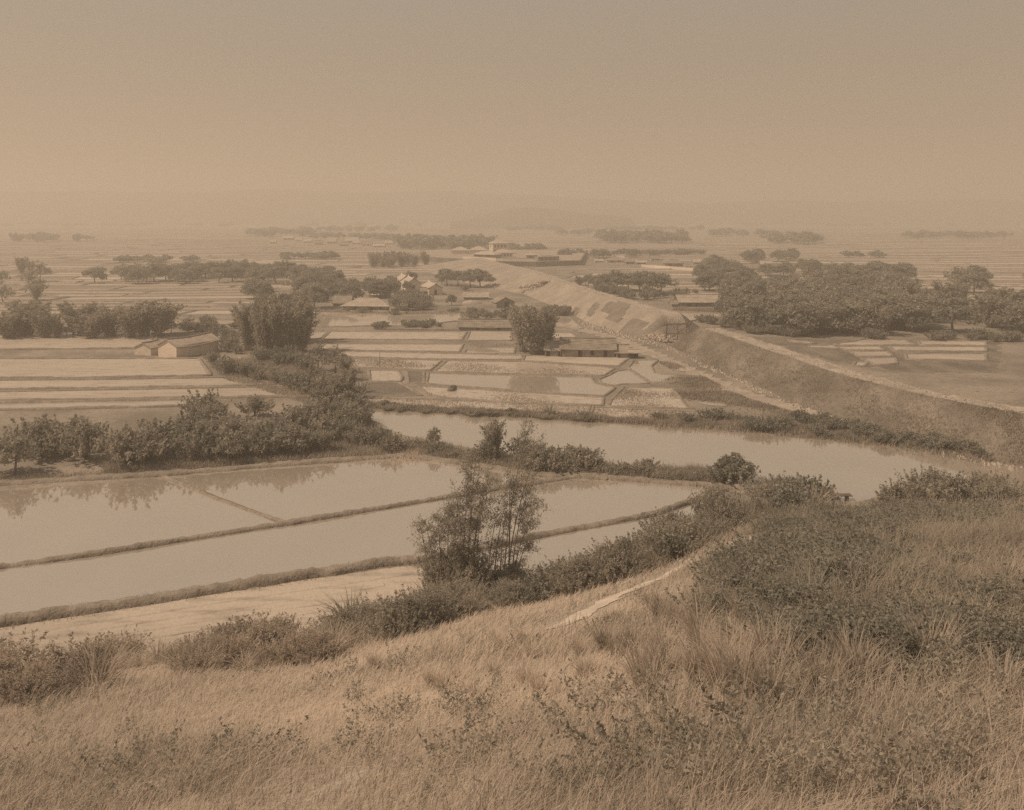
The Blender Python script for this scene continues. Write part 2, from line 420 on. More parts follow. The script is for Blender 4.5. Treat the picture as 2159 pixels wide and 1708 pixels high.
# middle fields
MF = [
 (f3([(1510, 230), (1640, 228), (1585, 280), (1500, 285)]), WA), (f3([(1655, 228), (2640, 232), (2600, 288), (1600, 283)]), ST),
 (f4([(685, 226), (978, 229), (985, 292), (655, 290)]), MU), (f3([(1620, 318), (2615, 320), (2585, 375), (1570, 360)]), ST),
 (f4([(655, 362), (860, 378), (880, 388), (640, 385)]), WA), (f4([(700, 345), (860, 340), (1005, 342), (1003, 386), (900, 384), (840, 360)]), WA),
 (f3([(1480, 366), (1800, 372), (2579, 388), (3039, 402), (3039, 430), (2500, 428), (1830, 412)]), ST),
 (f3([(1800, 424), (2460, 437), (2375, 508), (1850, 486)]), ST),
 (f4([(515, 440), (1060, 446), (1600, 482), (1720, 496), (1650, 543), (1200, 538), (430, 516)]), ST),
 (f4([(1080, 402), (1830, 416), (1750, 478), (1060, 440)]), MU),
 (f4([(385, 527), (1060, 546), (1555, 556), (1580, 600), (1725, 636), (1650, 693), (1150, 664), (372, 604)]), WA),
 (f4([(1612, 572), (1680, 545), (1740, 512), (1830, 506), (1972, 603), (1770, 609), (1722, 618), (1630, 600)]), WA),
 (f5([(25, 490), (60, 435), (240, 432), (188, 480), (215, 530), (370, 548), (392, 582), (330, 600), (180, 592), (100, 540)]), WA),
 (f4([(310, 620), (1150, 672), (1645, 706), (1635, 760), (870, 735), (400, 692)]), ST),
 (f3([(1870, 705), (2300, 716), (3529, 766), (3500, 843), (2979, 820), (2579, 790), (1870, 740)]), ST),
 (f4([(1790, 630), (2139, 636), (2259, 785), (1682, 768), (1700, 722)]), ST),
 (f4([(1572, 772), (2380, 812), (2450, 865), (2300, 898), (2159, 890), (1545, 846)]), ST),
 (f3([(1885, 598), (2155, 596), (2320, 690), (1870, 697)]), DK), (f4([(232, 516), (353, 519), (353, 602), (242, 602)]), DK),
 (f3([(1935, 508), (2145, 511), (2178, 558), (2165, 588), (1945, 588)]), ST),
 (f4([(1285, 122), (1400, 126), (1500, 208), (1430, 213), (1380, 197), (1240, 197)]), WA), (f4([(1240, 236), (1415, 240), (1460, 270), (1240, 284)]), ST),
 (f4([(830, 127), (1020, 112), (1010, 134), (830, 139)]), WA),
]
for pts, m in MF: field(pts, m)
field(f3([(1500, 150), (1590, 82), (2159, 88), (2589, 100), (2609, 150), (2479, 163), (2279, 192), (1979, 185), (1780, 195), (1530, 195)]), WA, (1.0, .3), 'pond')
field(f5([(270, 90), (740, 100), (755, 126), (600, 126), (480, 152), (430, 168), (350, 140)]), WA, (1.0, .3), 'pond')
for p in ([(510, 735), (620, 731), (700, 730), (725, 765), (640, 762), (540, 745)], [(870, 850), (960, 843), (1050, 852), (1020, 872), (920, 882)], [(945, 702), (1002, 705), (990, 713), (950, 711)],
          [(1230, 368), (1300, 365), (1290, 376)]):
    field(f5(p), WA, None, 'puddle', step=1.0, jit=.3)
# fields right of the embankment
field(f5([(900, 262), (1400, 285), (2700, 300), (2700, 520), (2050, 520), (1500, 440), (1100, 320)]), M['emb_grass'], None, 'rough_pasture', jit=.6, z=.02)
for p in ([(1500, 320), (1740, 284), (2010, 292), (2090, 326), (1560, 328)], [(1520, 337), (1830, 336), (1870, 364), (1600, 364)], [(1620, 373), (1890, 373), (1930, 408), (1680, 408)],
          [(1700, 420), (1950, 418), (1960, 460), (1800, 470)], [(1170, 287), (1370, 312), (1330, 318), (1190, 302)], [(1320, 330), (1490, 330), (1540, 350), (1330, 343)], [(2110, 296), (2600, 300), (2600, 330), (2130, 326)],
          [(1900, 336), (2600, 340), (2600, 372), (1940, 366)], [(1660, 448), (1750, 452), (1720, 480), (1640, 478)], [(2020, 390), (2600, 390), (2600, 440), (2030, 430)]):
    field(f5(p), M['palesheen'], (.8, .25), jit=.45)
# fields at the left
for p, m in (([(-300, 757), (420, 757), (444, 792), (217, 797), (-300, 800)], MU), ([(-300, 805), (217, 801), (480, 797), (600, 811), (400, 817), (-300, 826)], MU),
             ([(-300, 832), (217, 823), (600, 816), (700, 838), (560, 838), (-300, 850)], MU), ([(-300, 856), (440, 842), (440, 856), (-300, 872)], WA),
             ([(-300, 700), (300, 700), (330, 706), (325, 735), (-300, 740)], MU), ([(447, 702), (500, 702), (500, 720), (450, 716)], WA)):
    field(p, m, (1.0, .35))
# dirt tracks
def track(pts, w, name='dirt_path', mat=None, z=.06, on_hill=False):
    W_ = [G(x, y) if on_hill else G(x, y, 1e-9) for x, y in pts]
    P = []
    for a, b in zip(W_[:-1], W_[1:]):
        k = max(1, int(np.linalg.norm(b - a) / .35))
        P += [a + (b - a) * j / k for j in range(k)]
    P.append(W_[-1]); P = np.array(P)
    T = norm(np.gradient(P[:, :2], axis=0)); Nn = np.stack([-T[:, 1], T[:, 0]], -1)
    rows = []
    for s in (-.5, -.2, .2, .5):
        xy = P[:, :2] + Nn * (w * s * (1 + .12 * rs.randn(len(P)) + .25 * np.sin(np.arange(len(P)) * .55 + s * 3)))[:, None]
        zz = (hill_z(xy[:, 0], xy[:, 1]) if on_hill else 0) + (z if not on_hill else .035) + 0 * xy[:, 0]
        rows.append(np.concatenate([xy, zz[:, None]], -1))
    return tag(link(name, gridmesh(name, np.array(rows)), mat or M['dirt']), kind='structure')
track([(1175, 1325), (1240, 1292), (1290, 1264), (1330, 1248), (1380, 1224), (1440, 1190), (1480, 1172), (1520, 1158), (1560, 1142), (1596, 1130)], 1.4, mat=M['palepath'], on_hill=True)
track(f3([(990, 410), (1050, 440), (1180, 470), (1300, 500), (1450, 540), (1560, 600), (1680, 650), (1750, 700), (1740, 760)]), .9)
track(f3([(1550, 930), (1700, 985), (1850, 1040), (1960, 1080), (2080, 1110)]), 1.0)
track(f5([(-700, 130), (-300, 215), (0, 300), (300, 432), (600, 570), (900, 690), (1200, 775), (1500, 870), (1900, 985), (2300, 1060)]), 4.2, 'cart_track')
track(f5([(-330, 225), (-100, 262), (60, 330), (160, 400)]), 2.2, 'cart_track', z=.07)

# far plain: irregular parcels between low banks
def inpoly(x, y, poly):
    c = False; n = len(poly); j = n - 1
    for i in range(n):
        xi, yi = poly[i]; xj, yj = poly[j]
        if (yi > y) != (yj > y) and x < (xj - xi) * (y - yi) / (yj - yi + 1e-12) + xi: c = not c
        j = i
    return c
def scr(x, y, z=0): return CX + x * FPX / y, HOR + (EYE - z) * FPX / y
EXC = [[(860, 600), (930, 556), (1180, 552), (1290, 600), (1500, 640), (1440, 720), (1000, 720), (960, 660), (700, 660), (690, 620)],
       [(650, 655), (1450, 655), (1600, 760), (650, 760)], [(940, 520), (1240, 530), (1240, 556), (900, 556)], [(1250, 540), (1480, 545), (1480, 573), (1250, 562)]]
rows_v, rows_t, bv = [], [], []
yb = 236.0
while yb < 3600:
    dy = (7 + rs.rand() * 9) * (yb / 330) ** .75
    half = .70 * yb + 60
    x = -half
    tilt = .03 * math.sin(yb / 90)
    while x < half:
        dx = (22 + rs.rand() * 60) * (yb / 330) ** .5
        x1 = x + dx
        g = .5 + yb * .0011
        pts = [(x + g, yb + g + tilt * x), (x1 - g, yb + g + tilt * x1), (x1 - g + rs.randn() * 2, yb + dy - g + tilt * x1), (x + g + rs.randn() * 2, yb + dy - g + tilt * x)]
        sx, sy = scr((x + x1) / 2, max(60, yb + dy / 2 + tilt * x))
        u = rs.rand()
        veg = math.sin(x / 170 + yb / 260) + math.sin(yb / 95 + x / 400)
        if not any(inpoly(sx, sy, e) for e in EXC) and sy < 742 and not (sx > 640 and sy > 640) and u > (.12 + .10 * (veg > .9)):
            rows_v += [(p[0], p[1], .05) for p in pts]
            rows_t.append(min(1, max(0, .5 + .35 * rs.randn() - .15 * veg)))
            h = .30 + .25 * rs.rand()
            a = (x, yb + tilt * x); b = (x1, yb + tilt * x1); t = .30 + yb * .0006
            bv += [(a[0], a[1] - t, -.05), (b[0], b[1] - t, -.05), (b[0], b[1], h), (a[0], a[1], h), (a[0], a[1], h), (b[0], b[1], h), (b[0], b[1] + t, -.05), (a[0], a[1] + t, -.05)]
            c = (x + rs.randn(), yb + dy + tilt * x)
            bv += [(a[0] - t, a[1], -.05), (a[0], a[1], h), (c[0], c[1], h), (c[0] - t, c[1], -.05), (a[0], a[1], h), (a[0] + t, a[1], -.05), (c[0] + t, c[1], -.05), (c[0], c[1], h)]
        x = x1
    yb += dy
def warp(v):
    v = np.array(v, float); k = np.clip((v[:, 1] - 230) / 160, 0, 1) * (v[:, 1] / 330) ** .6
    dy = k * (5 * np.sin(v[:, 0] / 47 + v[:, 1] / 130) + 4 * np.sin(v[:, 0] / 21 - v[:, 1] / 61)); v[:, 0] += k * 7 * np.sin(v[:, 1] / 37 + v[:, 0] / 90); v[:, 1] += dy
    return v
rows_v = warp(rows_v); bv = warp(bv)
def parcel_mat():
    m, t = new_mat('far_parcels'); N = t.nodes.new; K = t.links.new
    at = N('ShaderNodeAttribute'); at.attribute_name = 'tone'
    g = N('ShaderNodeNewGeometry'); mp = N('ShaderNodeMapping'); mp.inputs['Scale'].default_value = (.25, 1, 1); K(g.outputs['Position'], mp.inputs[0])
    n = N('ShaderNodeTexNoise'); n.inputs['Scale'].default_value = .35; n.inputs['Detail'].default_value = 5; K(mp.outputs[0], n.inputs[0])
    r = N('ShaderNodeMapRange'); r.inputs[1].default_value = .4; r.inputs[2].default_value = .7; r.inputs[4].default_value = .45; K(n.outputs[0], r.inputs[0])
    sb = N('ShaderNodeMath'); sb.operation = 'SUBTRACT'; sb.use_clamp = True; K(at.outputs['Fac'], sb.inputs[0]); K(r.outputs[0], sb.inputs[1])
    mx = N('ShaderNodeMix'); mx.data_type = 'RGBA'; mx.inputs[6].default_value = (*sep_(.30), 1); mx.inputs[7].default_value = (*sep_(.58), 1); K(sb.outputs[0], mx.inputs[0])
    d = N('ShaderNodeBsdfDiffuse'); K(mx.outputs[2], d.inputs[0]); gl = N('ShaderNodeBsdfGlossy'); gl.inputs['Roughness'].default_value = .15
    mu = N('ShaderNodeMath'); mu.operation = 'MULTIPLY'; mu.inputs[1].default_value = .5; K(sb.outputs[0], mu.inputs[0])
    ms = N('ShaderNodeMixShader'); K(mu.outputs[0], ms.inputs[0]); K(d.outputs[0], ms.inputs[1]); K(gl.outputs[0], ms.inputs[2])
    o = N('ShaderNodeOutputMaterial'); K(ms.outputs[0], o.inputs[0]); return m
tag(link('far_fields', quadmesh('far_fields', rows_v, rows_t), parcel_mat()), kind='structure')
tag(link('far_field_banks', quadmesh('far_field_banks', bv), M['bund']), kind='structure')

# ----------------------------------------------------------------- railway embankment
def embankment(base, crest, h, topw, name, mats, seed, zones=()):
    r = np.random.RandomState(seed)
    base = np.array(base, float); crest = np.array(crest, float); n = len(base)
    s = np.concatenate([[0], np.cumsum(np.linalg.norm(np.diff(base, axis=0), axis=1))]); k = int(s[-1] / 1.2)
    q = np.linspace(0, s[-1], k)
    B = np.stack([np.interp(q, s, base[:, i]) for i in (0, 1)], -1); C = np.stack([np.interp(q, s, crest[:, i]) for i in (0, 1)], -1)
    hh = np.interp(q, s, h) if np.ndim(h) else np.full(k, h)
    nv = norm(C - B)
    wd = np.linalg.norm(C - B, axis=1)
    rows = []; nz = lambda a: r.randn(k) * a
    e = np.minimum(1, np.minimum(q, q[-1] - q + .01) / 3.0) ** .6           # both ends slope down
    for i in range(11):
        f = i / 10
        z = hh * f * e - .3 * (i == 0)
        xy = B + (C - B) * f
        rows.append(np.concatenate([xy + r.randn(k, 2) * .08, (z + nz(.05) + .05 * np.sin(q * .5 + f * 4) * (0 < i < 10))[:, None]], -1))
    front = np.array(rows)
    rows = [front[-1]]
    for i in range(1, 6):
        xy = C + nv * topw * i / 5
        rows.append(np.concatenate([xy, (hh * e + nz(.10) - .12)[:, None]], -1))
    top = np.array(rows)
    rows = [top[-1]]
    for i in range(1, 6):
        f = i / 5
        xy = C + nv * (topw + np.minimum(wd, 9)[:, None] * f)
        rows.append(np.concatenate([xy, (hh * (1 - f) * e + nz(.05) - .3 * (i == 5))[:, None]], -1))
    back = np.array(rows)
    root = empty(name, (0, 0, 0)); tag(root, kind='structure')
    for nm, g, m in (('slope', front, mats[0]), ('crest', top, mats[1]), ('slope', back, mats[2])):
        me = gridmesh(nm, g); me.materials.append(m)
        if g is front and zones:
            me.materials.append(M['emb_turf']); mi = np.zeros((10, k - 1), np.int32)
            for (q0, q1, f0, f1, skew) in zones:
                for i in range(10):
                    f = (i + .5) / 10
                    if f0 <= f <= f1:
                        sh = skew * (f - f0); mi[i, (q[:-1] > q0 + sh) & (q[:-1] < q1 + sh)] = 1
            me.polygons.foreach_set('material_index', mi.ravel())
        link(nm, me, None, root)
    return root
nb = [(80, 100), (68, 106), (62, 111.5), (58.7, 117), (54.5, 125.5), (48.2, 142.6), (44.9, 163.6), (41.4, 183), (37.5, 212)]
nc = [(88, 106), (75, 112), (69, 117), (65.8, 121.5), (60.8, 129.5), (54.9, 147), (51.8, 164.5), (48.3, 184.5), (44.2, 210)]
embankment(nb, nc, 5.0, 4.6, 'railway_embankment', (M['emb_grass'], M['emb_top'], M['emb_earth']), 3)
fb = [(33.5, 221), (28, 234), (22, 253), (18.3, 279), (10, 318), (3.9, 345), (-7.7, 368), (-23, 402), (-46, 470), (-60, 520)]
fc = [(41, 224), (36, 240), (31, 262), (25.5, 292), (18.5, 328), (14, 352), (9, 385), (1, 412), (-14, 470), (-24, 530)]
embankment(fb, fc, [5.6, 5.8, 6, 6, 6, 6, 6, 6, 6, 5.0], 5.5, 'railway_embankment', (M['emb_earth'], M['emb_top'], M['emb_grass']), 4,
           ((3, 12, .0, .55, 2), (17, 27, .35, 1.0, 6), (27, 34, .55, .9, 6), (36, 43, .2, .7, 6), (0, 2.5, .0, 1.0, 0), (50, 58, .0, .25, 3)))
# station terrace
def prism(name, pts, z0, z1, mat, kind='structure'):
    n = len(pts)
    v = [(p[0], p[1], z0) for p in pts] + [(p[0], p[1], z1) for p in pts]
    f = [tuple(range(n, 2 * n))] + [(i, (i + 1) % n, n + (i + 1) % n, n + i) for i in range(n)]
    me = pymesh(name, v, f)
    return tag(link(name, me, mat), kind=kind)
TZ = 3.0
tp = [G(x, y, TZ) for x, y in ((880, 541), (975, 546), (1045, 551), (1130, 552), (1225, 549))] + [np.array((60, 690, 0)), np.array((-70, 690, 0))]
prism('station_terrace', tp, -.5, TZ, M['emb_grass'])
prism('station_yard', [p * np.array((.985, 1.0, 1)) + np.array((0, 2.0, 0)) for p in tp], TZ - .1, TZ + .01, M['dirt'])

# ----------------------------------------------------------------- buildings
def opening(root, p0, u, nrm, u0, u1, z0, z1, kind):
    """a framed door or window on a wall: p0 wall origin, u along the wall, nrm outwards"""
    def P(a, o, z): return (p0[0] + u[0] * a + nrm[0] * o, p0[1] + u[1] * a + nrm[1] * o, z)
    def bx(mb, a0, a1, o0, o1, za, zb):
        c = [P(a0, o0, za), P(a1, o0, za), P(a1, o1, za), P(a0, o1, za), P(a0, o0, zb), P(a1, o0, zb), P(a1, o1, zb), P(a0, o1, zb)]
        mb.add(c, [(0, 3, 2, 1), (4, 5, 6, 7), (0, 1, 5, 4), (1, 2, 6, 5), (2, 3, 7, 6), (3, 0, 4, 7)])
    fr = MB(); t = .08
    bx(fr, u0 - t, u1 + t, -.05, .07, z1, z1 + t); bx(fr, u0 - t, u0, -.05, .06, z0, z1); bx(fr, u1, u1 + t, -.05, .06, z0, z1)
    if kind == 'window': bx(fr, u0 - t, u1 + t, -.05, .10, z0 - t, z0)
    o = fr.build(kind, M['wood'], root)
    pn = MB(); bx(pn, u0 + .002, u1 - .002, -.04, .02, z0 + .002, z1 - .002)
    pn.build('pane' if kind == 'window' else 'doorway_shade', M['dark'], o)  # solid dark panel: shade inside the opening is put into its colour
def house(name, label, cat, A, B, depth, wh, rise, roof='gable', ovh=.5, wall='mudwall', rm='thatch', courses=1, ops=(), z0=0.0, group=None, sag=.12, swallow=False, posts=0, inset=None):
    A = np.array(A[:2], float); B = np.array(B[:2], float)
    Lw = float(np.linalg.norm(B - A)); u = (B - A) / Lw; v = np.array((-u[1], u[0]))
    root = empty(name, (A[0], A[1], z0), math.atan2(u[1], u[0])); tag(root, label, cat, group)
    w = MB(); d = depth
    if roof == 'gable':
        w.add([(0, 0, -.3), (Lw, 0, -.3), (Lw, d, -.3), (0, d, -.3), (0, 0, wh), (Lw, 0, wh), (Lw, d, wh), (0, d, wh), (0, d / 2, wh + rise), (Lw, d / 2, wh + rise)],
              [(0, 1, 5, 4), (1, 2, 6, 9, 5), (2, 3, 7, 6), (3, 0, 4, 8, 7), (0, 3, 2, 1)])
    else:
        w.box(0, 0, -.3, Lw, d, wh)
    w.build('wall', M[wall], root)
    sl = rise / (d / 2); e0 = ovh; eb = .10
    rfm = M[rm]
    if roof == 'gable':
        nseg = max(2, int(Lw / 2.5))
        for side in (0, 1):
            for c in range(courses):
                f0 = c / courses; f1 = min(1.0, (c + 1) / courses + (.25 / courses if courses > 1 else 0))
                m = MB()
                for k in range(nseg):
                    quad = []
                    for (a, f) in ((k / nseg, f0), ((k + 1) / nseg, f0), ((k + 1) / nseg, f1), (k / nseg, f1)):
                        x = -ovh + a * (Lw + 2 * ovh); y = -e0 + f * (d / 2 + e0)
                        if swallow: zz = wh + eb - e0 * sl * .5 + (rise + e0 * sl * .5) * (f ** 1.5) + .35 * abs(2 * a - 1) ** 2
                        else: zz = wh + eb - e0 * sl + f * (rise + e0 * sl) - sag * math.sin(math.pi * a) + (.03 * math.sin(a * 37 + c * 3))
                        zz += (.07 if f == f0 and courses > 1 else 0)
                        if side: y = d - y
                        quad.append((x, y, zz))
                    if side: quad = quad[::-1]
                    m.slab(quad, .14)
                m.build('roof' if courses == 1 else 'roof_course', rfm, root)
        rc = MB()
        zt = wh + rise + eb
        pts = []
        for k in range(13):
            a = k / 12; x = -ovh * 1.02 + a * (Lw + 2.04 * ovh)
            pts.append((x, d / 2, zt + .08 + ((.35 * abs(2 * a - 1) ** 2 + .9 * max(0, abs(2 * a - 1) - .75) * 4 * .25) if swallow else -sag * math.sin(math.pi * a))))
        rc.tube(pts, [.16] * 13, 6)
        rc.build('roof_ridge', M['white'] if swallow else rfm, root)
        if swallow:
            for xx in (-ovh, Lw + ovh):
                for side in (0, 1):
                    tr = MB(); pp = []
                    for k in range(9):
                        f = k / 8; y = -e0 + f * (d / 2 + e0)
                        pp.append((xx, d - y if side else y, wh + eb + .42 - e0 * sl * .5 + (rise + e0 * sl * .5) * (f ** 1.5)))
                    pp.append((xx - (.3 if xx < 0 else -.3), d / 2 + (.1 if side else -.1), wh + rise + 1.35))
                    tr.tube(pp, [.15] * 9 + [.04], 5); tr.build('gable_trim', M['white'], root)
    else:
        i = inset if inset is not None else d / 2
        E = [(-ovh, -ovh), (Lw + ovh, -ovh), (Lw + ovh, d + ovh), (-ovh, d + ovh)]
        ze = wh + eb - .1; zr = wh + rise
        e = [(x, y, ze) for x, y in E]; r1 = (min(i, Lw / 2 - .05), d / 2, zr); r2 = (max(Lw - i, Lw / 2 + .05), d / 2, zr)
        m = MB()
        n = max(1, courses)
        def lerp(p, q, f): return tuple(p[k] + (q[k] - p[k]) * f for k in range(3))
        for c in range(n):
            f0 = c / n; f1 = (c + 1) / n
            for (p, q, rp, rq) in ((e[0], e[1], r1, r2), (e[1], e[2], r2, r2), (e[2], e[3], r2, r1), (e[3], e[0], r1, r1)):
                a, b = lerp(p, rp, f0), lerp(q, rq, f0); c2, d2 = lerp(q, rq, f1), lerp(p, rp, f1)
                lift = .06 if n > 1 else 0
                m.slab([(a[0], a[1], a[2] + lift), (b[0], b[1], b[2] + lift), c2, d2], .14)
        m.build('roof', rfm, root)
        rc = MB(); rc.tube([(r1[0], r1[1], r1[2] + .02), (r2[0], r2[1], r2[2] + .02)], [.14, .14]); rc.build('roof_ridge', rfm, root)
    for (face, u0, u1, z1, z2, kind) in ops:
        if face == 'F': opening(root, (0, 0), (1, 0), (0, -1), u0 * Lw, u1 * Lw, z1 * wh, z2 * wh, kind)
        elif face == 'L': opening(root, (0, d), (0, -1), (-1, 0), u0 * d, u1 * d, z1 * wh, z2 * wh, kind)
        elif face == 'R': opening(root, (Lw, 0), (0, 1), (1, 0), u0 * d, u1 * d, z1 * wh, z2 * wh, kind)
    for k in range(posts):
        p = MB(); x = Lw * (k + .5) / posts; p.tube([(x, -ovh * .7, -.2), (x, -ovh * .7, wh - .1)], [.07, .07], 5); p.build('post', M['wood'], root)
    return root
def Gp(x, y, z0=0.0):
    if z0 == 0: return G(x, y, 1e-9)[:2]
    return G(x, y, z0)[:2]
Pf = np.array((-73.8, 190.9))
house('farmhouse', 'white gabled farmhouse with a long pale sagging roof left of the big bamboo', 'house', Pf, Pf + np.array((.47, .88)) * 12.0, 5.8, 2.75, 1.35, ovh=.35, wall='white', rm='palethatch', sag=.35,
      )
house('outhouse', 'small white gabled outhouse left of the long farmhouse', 'house', Gp(318, 750), Gp(318, 750) + np.array((.3, .95)) * 5, 4.5, 1.7, 1.0, ovh=.2, wall='white', rm='palethatch')
house('tiled_shed', 'long shed with a broad coursed tiled roof beside the cart track', 'shed', Gp(1184, 752.5), Gp(1296, 754), 6.0, 1.95, 1.8, ovh=.5, wall='mudwall', rm='tile', courses=9,
      ops=(('F', .32, .38, 0, .75, 'door'), ('F', .55, .6, .3, .7, 'window'), ('F', .8, .85, 0, .75, 'door')), sag=.08)
house('shed_annex', 'low thatched annex between the mid bamboo and the long tiled shed', 'shed', Gp(1149, 751.5), Gp(1182.5, 752.3), 5.2, 1.55, 1.5, ovh=.3, courses=1, ops=(('F', .1, .3, 0, .8, 'door'), ('F', .85, .93, .1, .6, 'window')))
house('shed_annex', 'plain thatched annex at the right end of the long tiled shed', 'shed', Gp(1299, 754.5), Gp(1324, 755), 4.6, 1.3, 1.3, ovh=.35, ops=(('F', .2, .35, 0, .8, 'door'),))
house('cart_shelter', 'small open fronted shelter at the far right of the shed row', 'shed', Gp(1327, 756.2), Gp(1346, 756.4), 2.6, 1.35, .45, ovh=.25, wall='wood', rm='palethatch', ops=(('F', .06, .94, .02, .85, 'door'),))
house('low_shed', 'low long thatched shed below the pond left of the mid bamboo', 'shed', Gp(967, 697), Gp(1085, 698), 5.0, 1.2, 1.55, ovh=.45, courses=7, rm='tile', ops=(('F', .32, .36, 0, .9, 'door'), ('F', .7, .75, 0, .9, 'door')))
house('thatched_house', 'pale thatched house with hipped ends behind the pond', 'house', Gp(723, 653.5), Gp(819, 654.5), 6.2, 1.35, 2.4, roof='hip', ovh=.9, wall='mudwall', rm='palethatch', courses=4, inset=4.5,
      ops=(('F', .25, .3, 0, .9, 'door'), ('F', .6, .66, 0, .9, 'door'), ('F', .8, .84, .3, .7, 'window')), posts=5)
house('thatched_barn', 'darker thatched barn behind the left end of the pale thatched house', 'barn', Gp(702, 646.5), Gp(738, 646.5), 6, 1.4, 2.2, ovh=.4, rm='tile', posts=3)
house('lean_to', 'little lean-to at the right end of the pale thatched house', 'shed', Gp(824, 656), Gp(834, 655.5), 3, .9, .9, ovh=.2)
TE = np.array((-.33, .944))
tg = 'white gabled halls with upswept ridges'
for (x, y, w_, wh_, rs_, ln, lab) in ((888.5, 611.5, 6.6, 2.5, 2.3, 10, 'white hall with upswept ridge, the middle of the three gabled halls'),
                                      (872, 606.5, 6.6, 2.5, 2.4, 9, 'white hall with upswept ridge, leftmost and rearmost of the three'),
                                      (933, 621.6, 5.6, 2.5, 1.6, 11, 'white hall with upswept ridge standing nearest the embankment')):
    p = Gp(x, y)
    house('gabled_hall', lab, 'temple', p, p + TE * ln, w_, wh_, rs_, ovh=.35, wall='white', rm='paletile', swallow=True, group=tg, ops=(('L', .42, .58, 0, .8, 'door'),))
p = Gp(908, 621.8)
house('gate_house', 'small pale gatehouse in front of the gabled white halls', 'temple', Gp(888, 622), p, 3.2, 1.7, 1.1, ovh=.4, wall='white', rm='tile', ops=(('F', .4, .6, 0, .85, 'door'),))
house('thatched_shed', 'small thatched shed by the heap of straw under the two dark trees', 'shed', Gp(978, 632), Gp(1029, 632), 5, 1.15, 1.5, ovh=.45, courses=3, rm='palethatch', posts=4)
pw = Gp(1085, 649)
house('gabled_hut', 'brown gabled hut with a tall dark doorway above the mid bamboo', 'hut', pw, pw + np.array((-.25, .97)) * 7, 6.3, 2.0, 1.6, ovh=.35, wall='mudwall', rm='tile', ops=(('L', .45, .68, .05, 1.0, 'door'),))
house('long_house', 'long thatched house on the bank in front of the dark wood', 'house', Gp(1433, 647), Gp(1523, 646.2), 6, 1.8, 2.0, ovh=.6, wall='mudwall', rm='palethatch', courses=3,
      ops=(('F', .18, .26, 0, .85, 'door'), ('F', .38, .42, 0, .85, 'door'), ('F', .6, .66, .35, .75, 'window'), ('F', .85, .89, .35, .75, 'window')), posts=5)
house('lean_to', 'little lean-to at the left end of the long thatched house', 'shed', Gp(1417, 647.5), Gp(1430, 647.2), 3, 1.1, 1.2, ovh=.2)
# station
SA = np.array((-13.7, 620.0)); SU = np.array((.95, .3))
house('station_building', 'two storey white station building with a shallow hipped roof', 'building', SA, SA + SU * 11.8, 9.5, 7.6, 2.4, roof='hip', ovh=.8, wall='white', rm='paletile', z0=TZ,
      ops=tuple(('F', a, a + .10, .60, .86, 'window') for a in (.10, .30, .52, .72)) + tuple(('F', a, a + .1, .12, .38, 'window') for a in (.10, .30, .52, .72, .87)) + (('L', .3, .45, .6, .82, 'window'),))
house('station_office', 'single storey white office with five tall windows below the two storey building', 'building', np.array((-10.6, 570.0)), np.array((.6, 572.0)), 8, 3.1, 2.3, roof='hip', ovh=.7, wall='white', rm='paletile', z0=TZ,
      ops=tuple(('F', a, a + .07, .3, .8, 'window') for a in (.12, .3, .48, .66, .84)))
house('station_wing', 'long low wing with a shaded veranda left of the white office', 'building', Gp(999, 543.5, TZ), Gp(1042, 545, TZ), 8, 2.4, 1.9, roof='hip', ovh=.9, wall='mudwall', rm='paletile', z0=TZ, posts=6, ops=(('F', .1, .35, 0, .9, 'door'), ('F', .6, .8, 0, .9, 'door')))
house('goods_shed', 'pale hipped roof farthest left in the station yard', 'building', Gp(952, 535.5, TZ), Gp(987, 535.5, TZ), 10, 2.6, 2.4, roof='hip', ovh=.8, wall='white', rm='paletile', z0=TZ)
house('goods_shed', 'pale hipped roof between the farthest left one and the two storey building', 'building', Gp(990, 535.5, TZ), Gp(1026, 535.5, TZ), 10, 2.8, 2.6, roof='hip', ovh=.8, wall='white', rm='paletile', z0=TZ)
house('gate_lodge', 'small pale lodge behind the white wall right of the station office', 'building', Gp(1110, 545, TZ), Gp(1133, 545, TZ), 5, 2.2, 1.4, roof='hip', ovh=.6, wall='mudwall', rm='paletile', z0=TZ, ops=(('F', .3, .5, 0, .8, 'door'),))
house('brick_store', 'flat dark brick store right of the white station wall', 'building', Gp(1135, 550.5, TZ), Gp(1179, 549.5, TZ), 6, 2.6, .5, roof='hip', ovh=.1, wall='bund', rm='tile', z0=TZ, ops=tuple(('F', a, a + .05, .1, .8, 'window') for a in (.15, .35, .55, .75)))
def long_wall(name, label, P0, P1, h, z0, mat):
    P0 = np.array(P0, float); P1 = np.array(P1, float); Lw = float(np.linalg.norm(P1 - P0)); u = (P1 - P0) / Lw
    root = empty(name, (P0[0], P0[1], z0), math.atan2(u[1], u[0])); tag(root, label, 'wall')
    a = MB(); a.box(0, 0, -.4, Lw, .35, h); a.build('wall_face', mat, root)
    b = MB(); b.box(-.05, -.06, h, Lw + .05, .41, h + .14); b.build('coping', M['tile'], root)
long_wall('yard_wall', 'white yard wall left of the station gate, in front of the low wing', Gp(976, 545.5, TZ), Gp(1046, 550, TZ), 1.7, TZ, M['white'])
long_wall('yard_wall', 'white yard wall right of the station gate, ending at the brick store', Gp(1061, 550.6, TZ), Gp(1125, 551, TZ), 1.7, TZ, M['white'])
long_wall('village_wall', 'long white wall slanting past the village houses right of the embankment', Gp(1352, 563.3), Gp(1466, 571.5), 1.7, 0, M['white'])
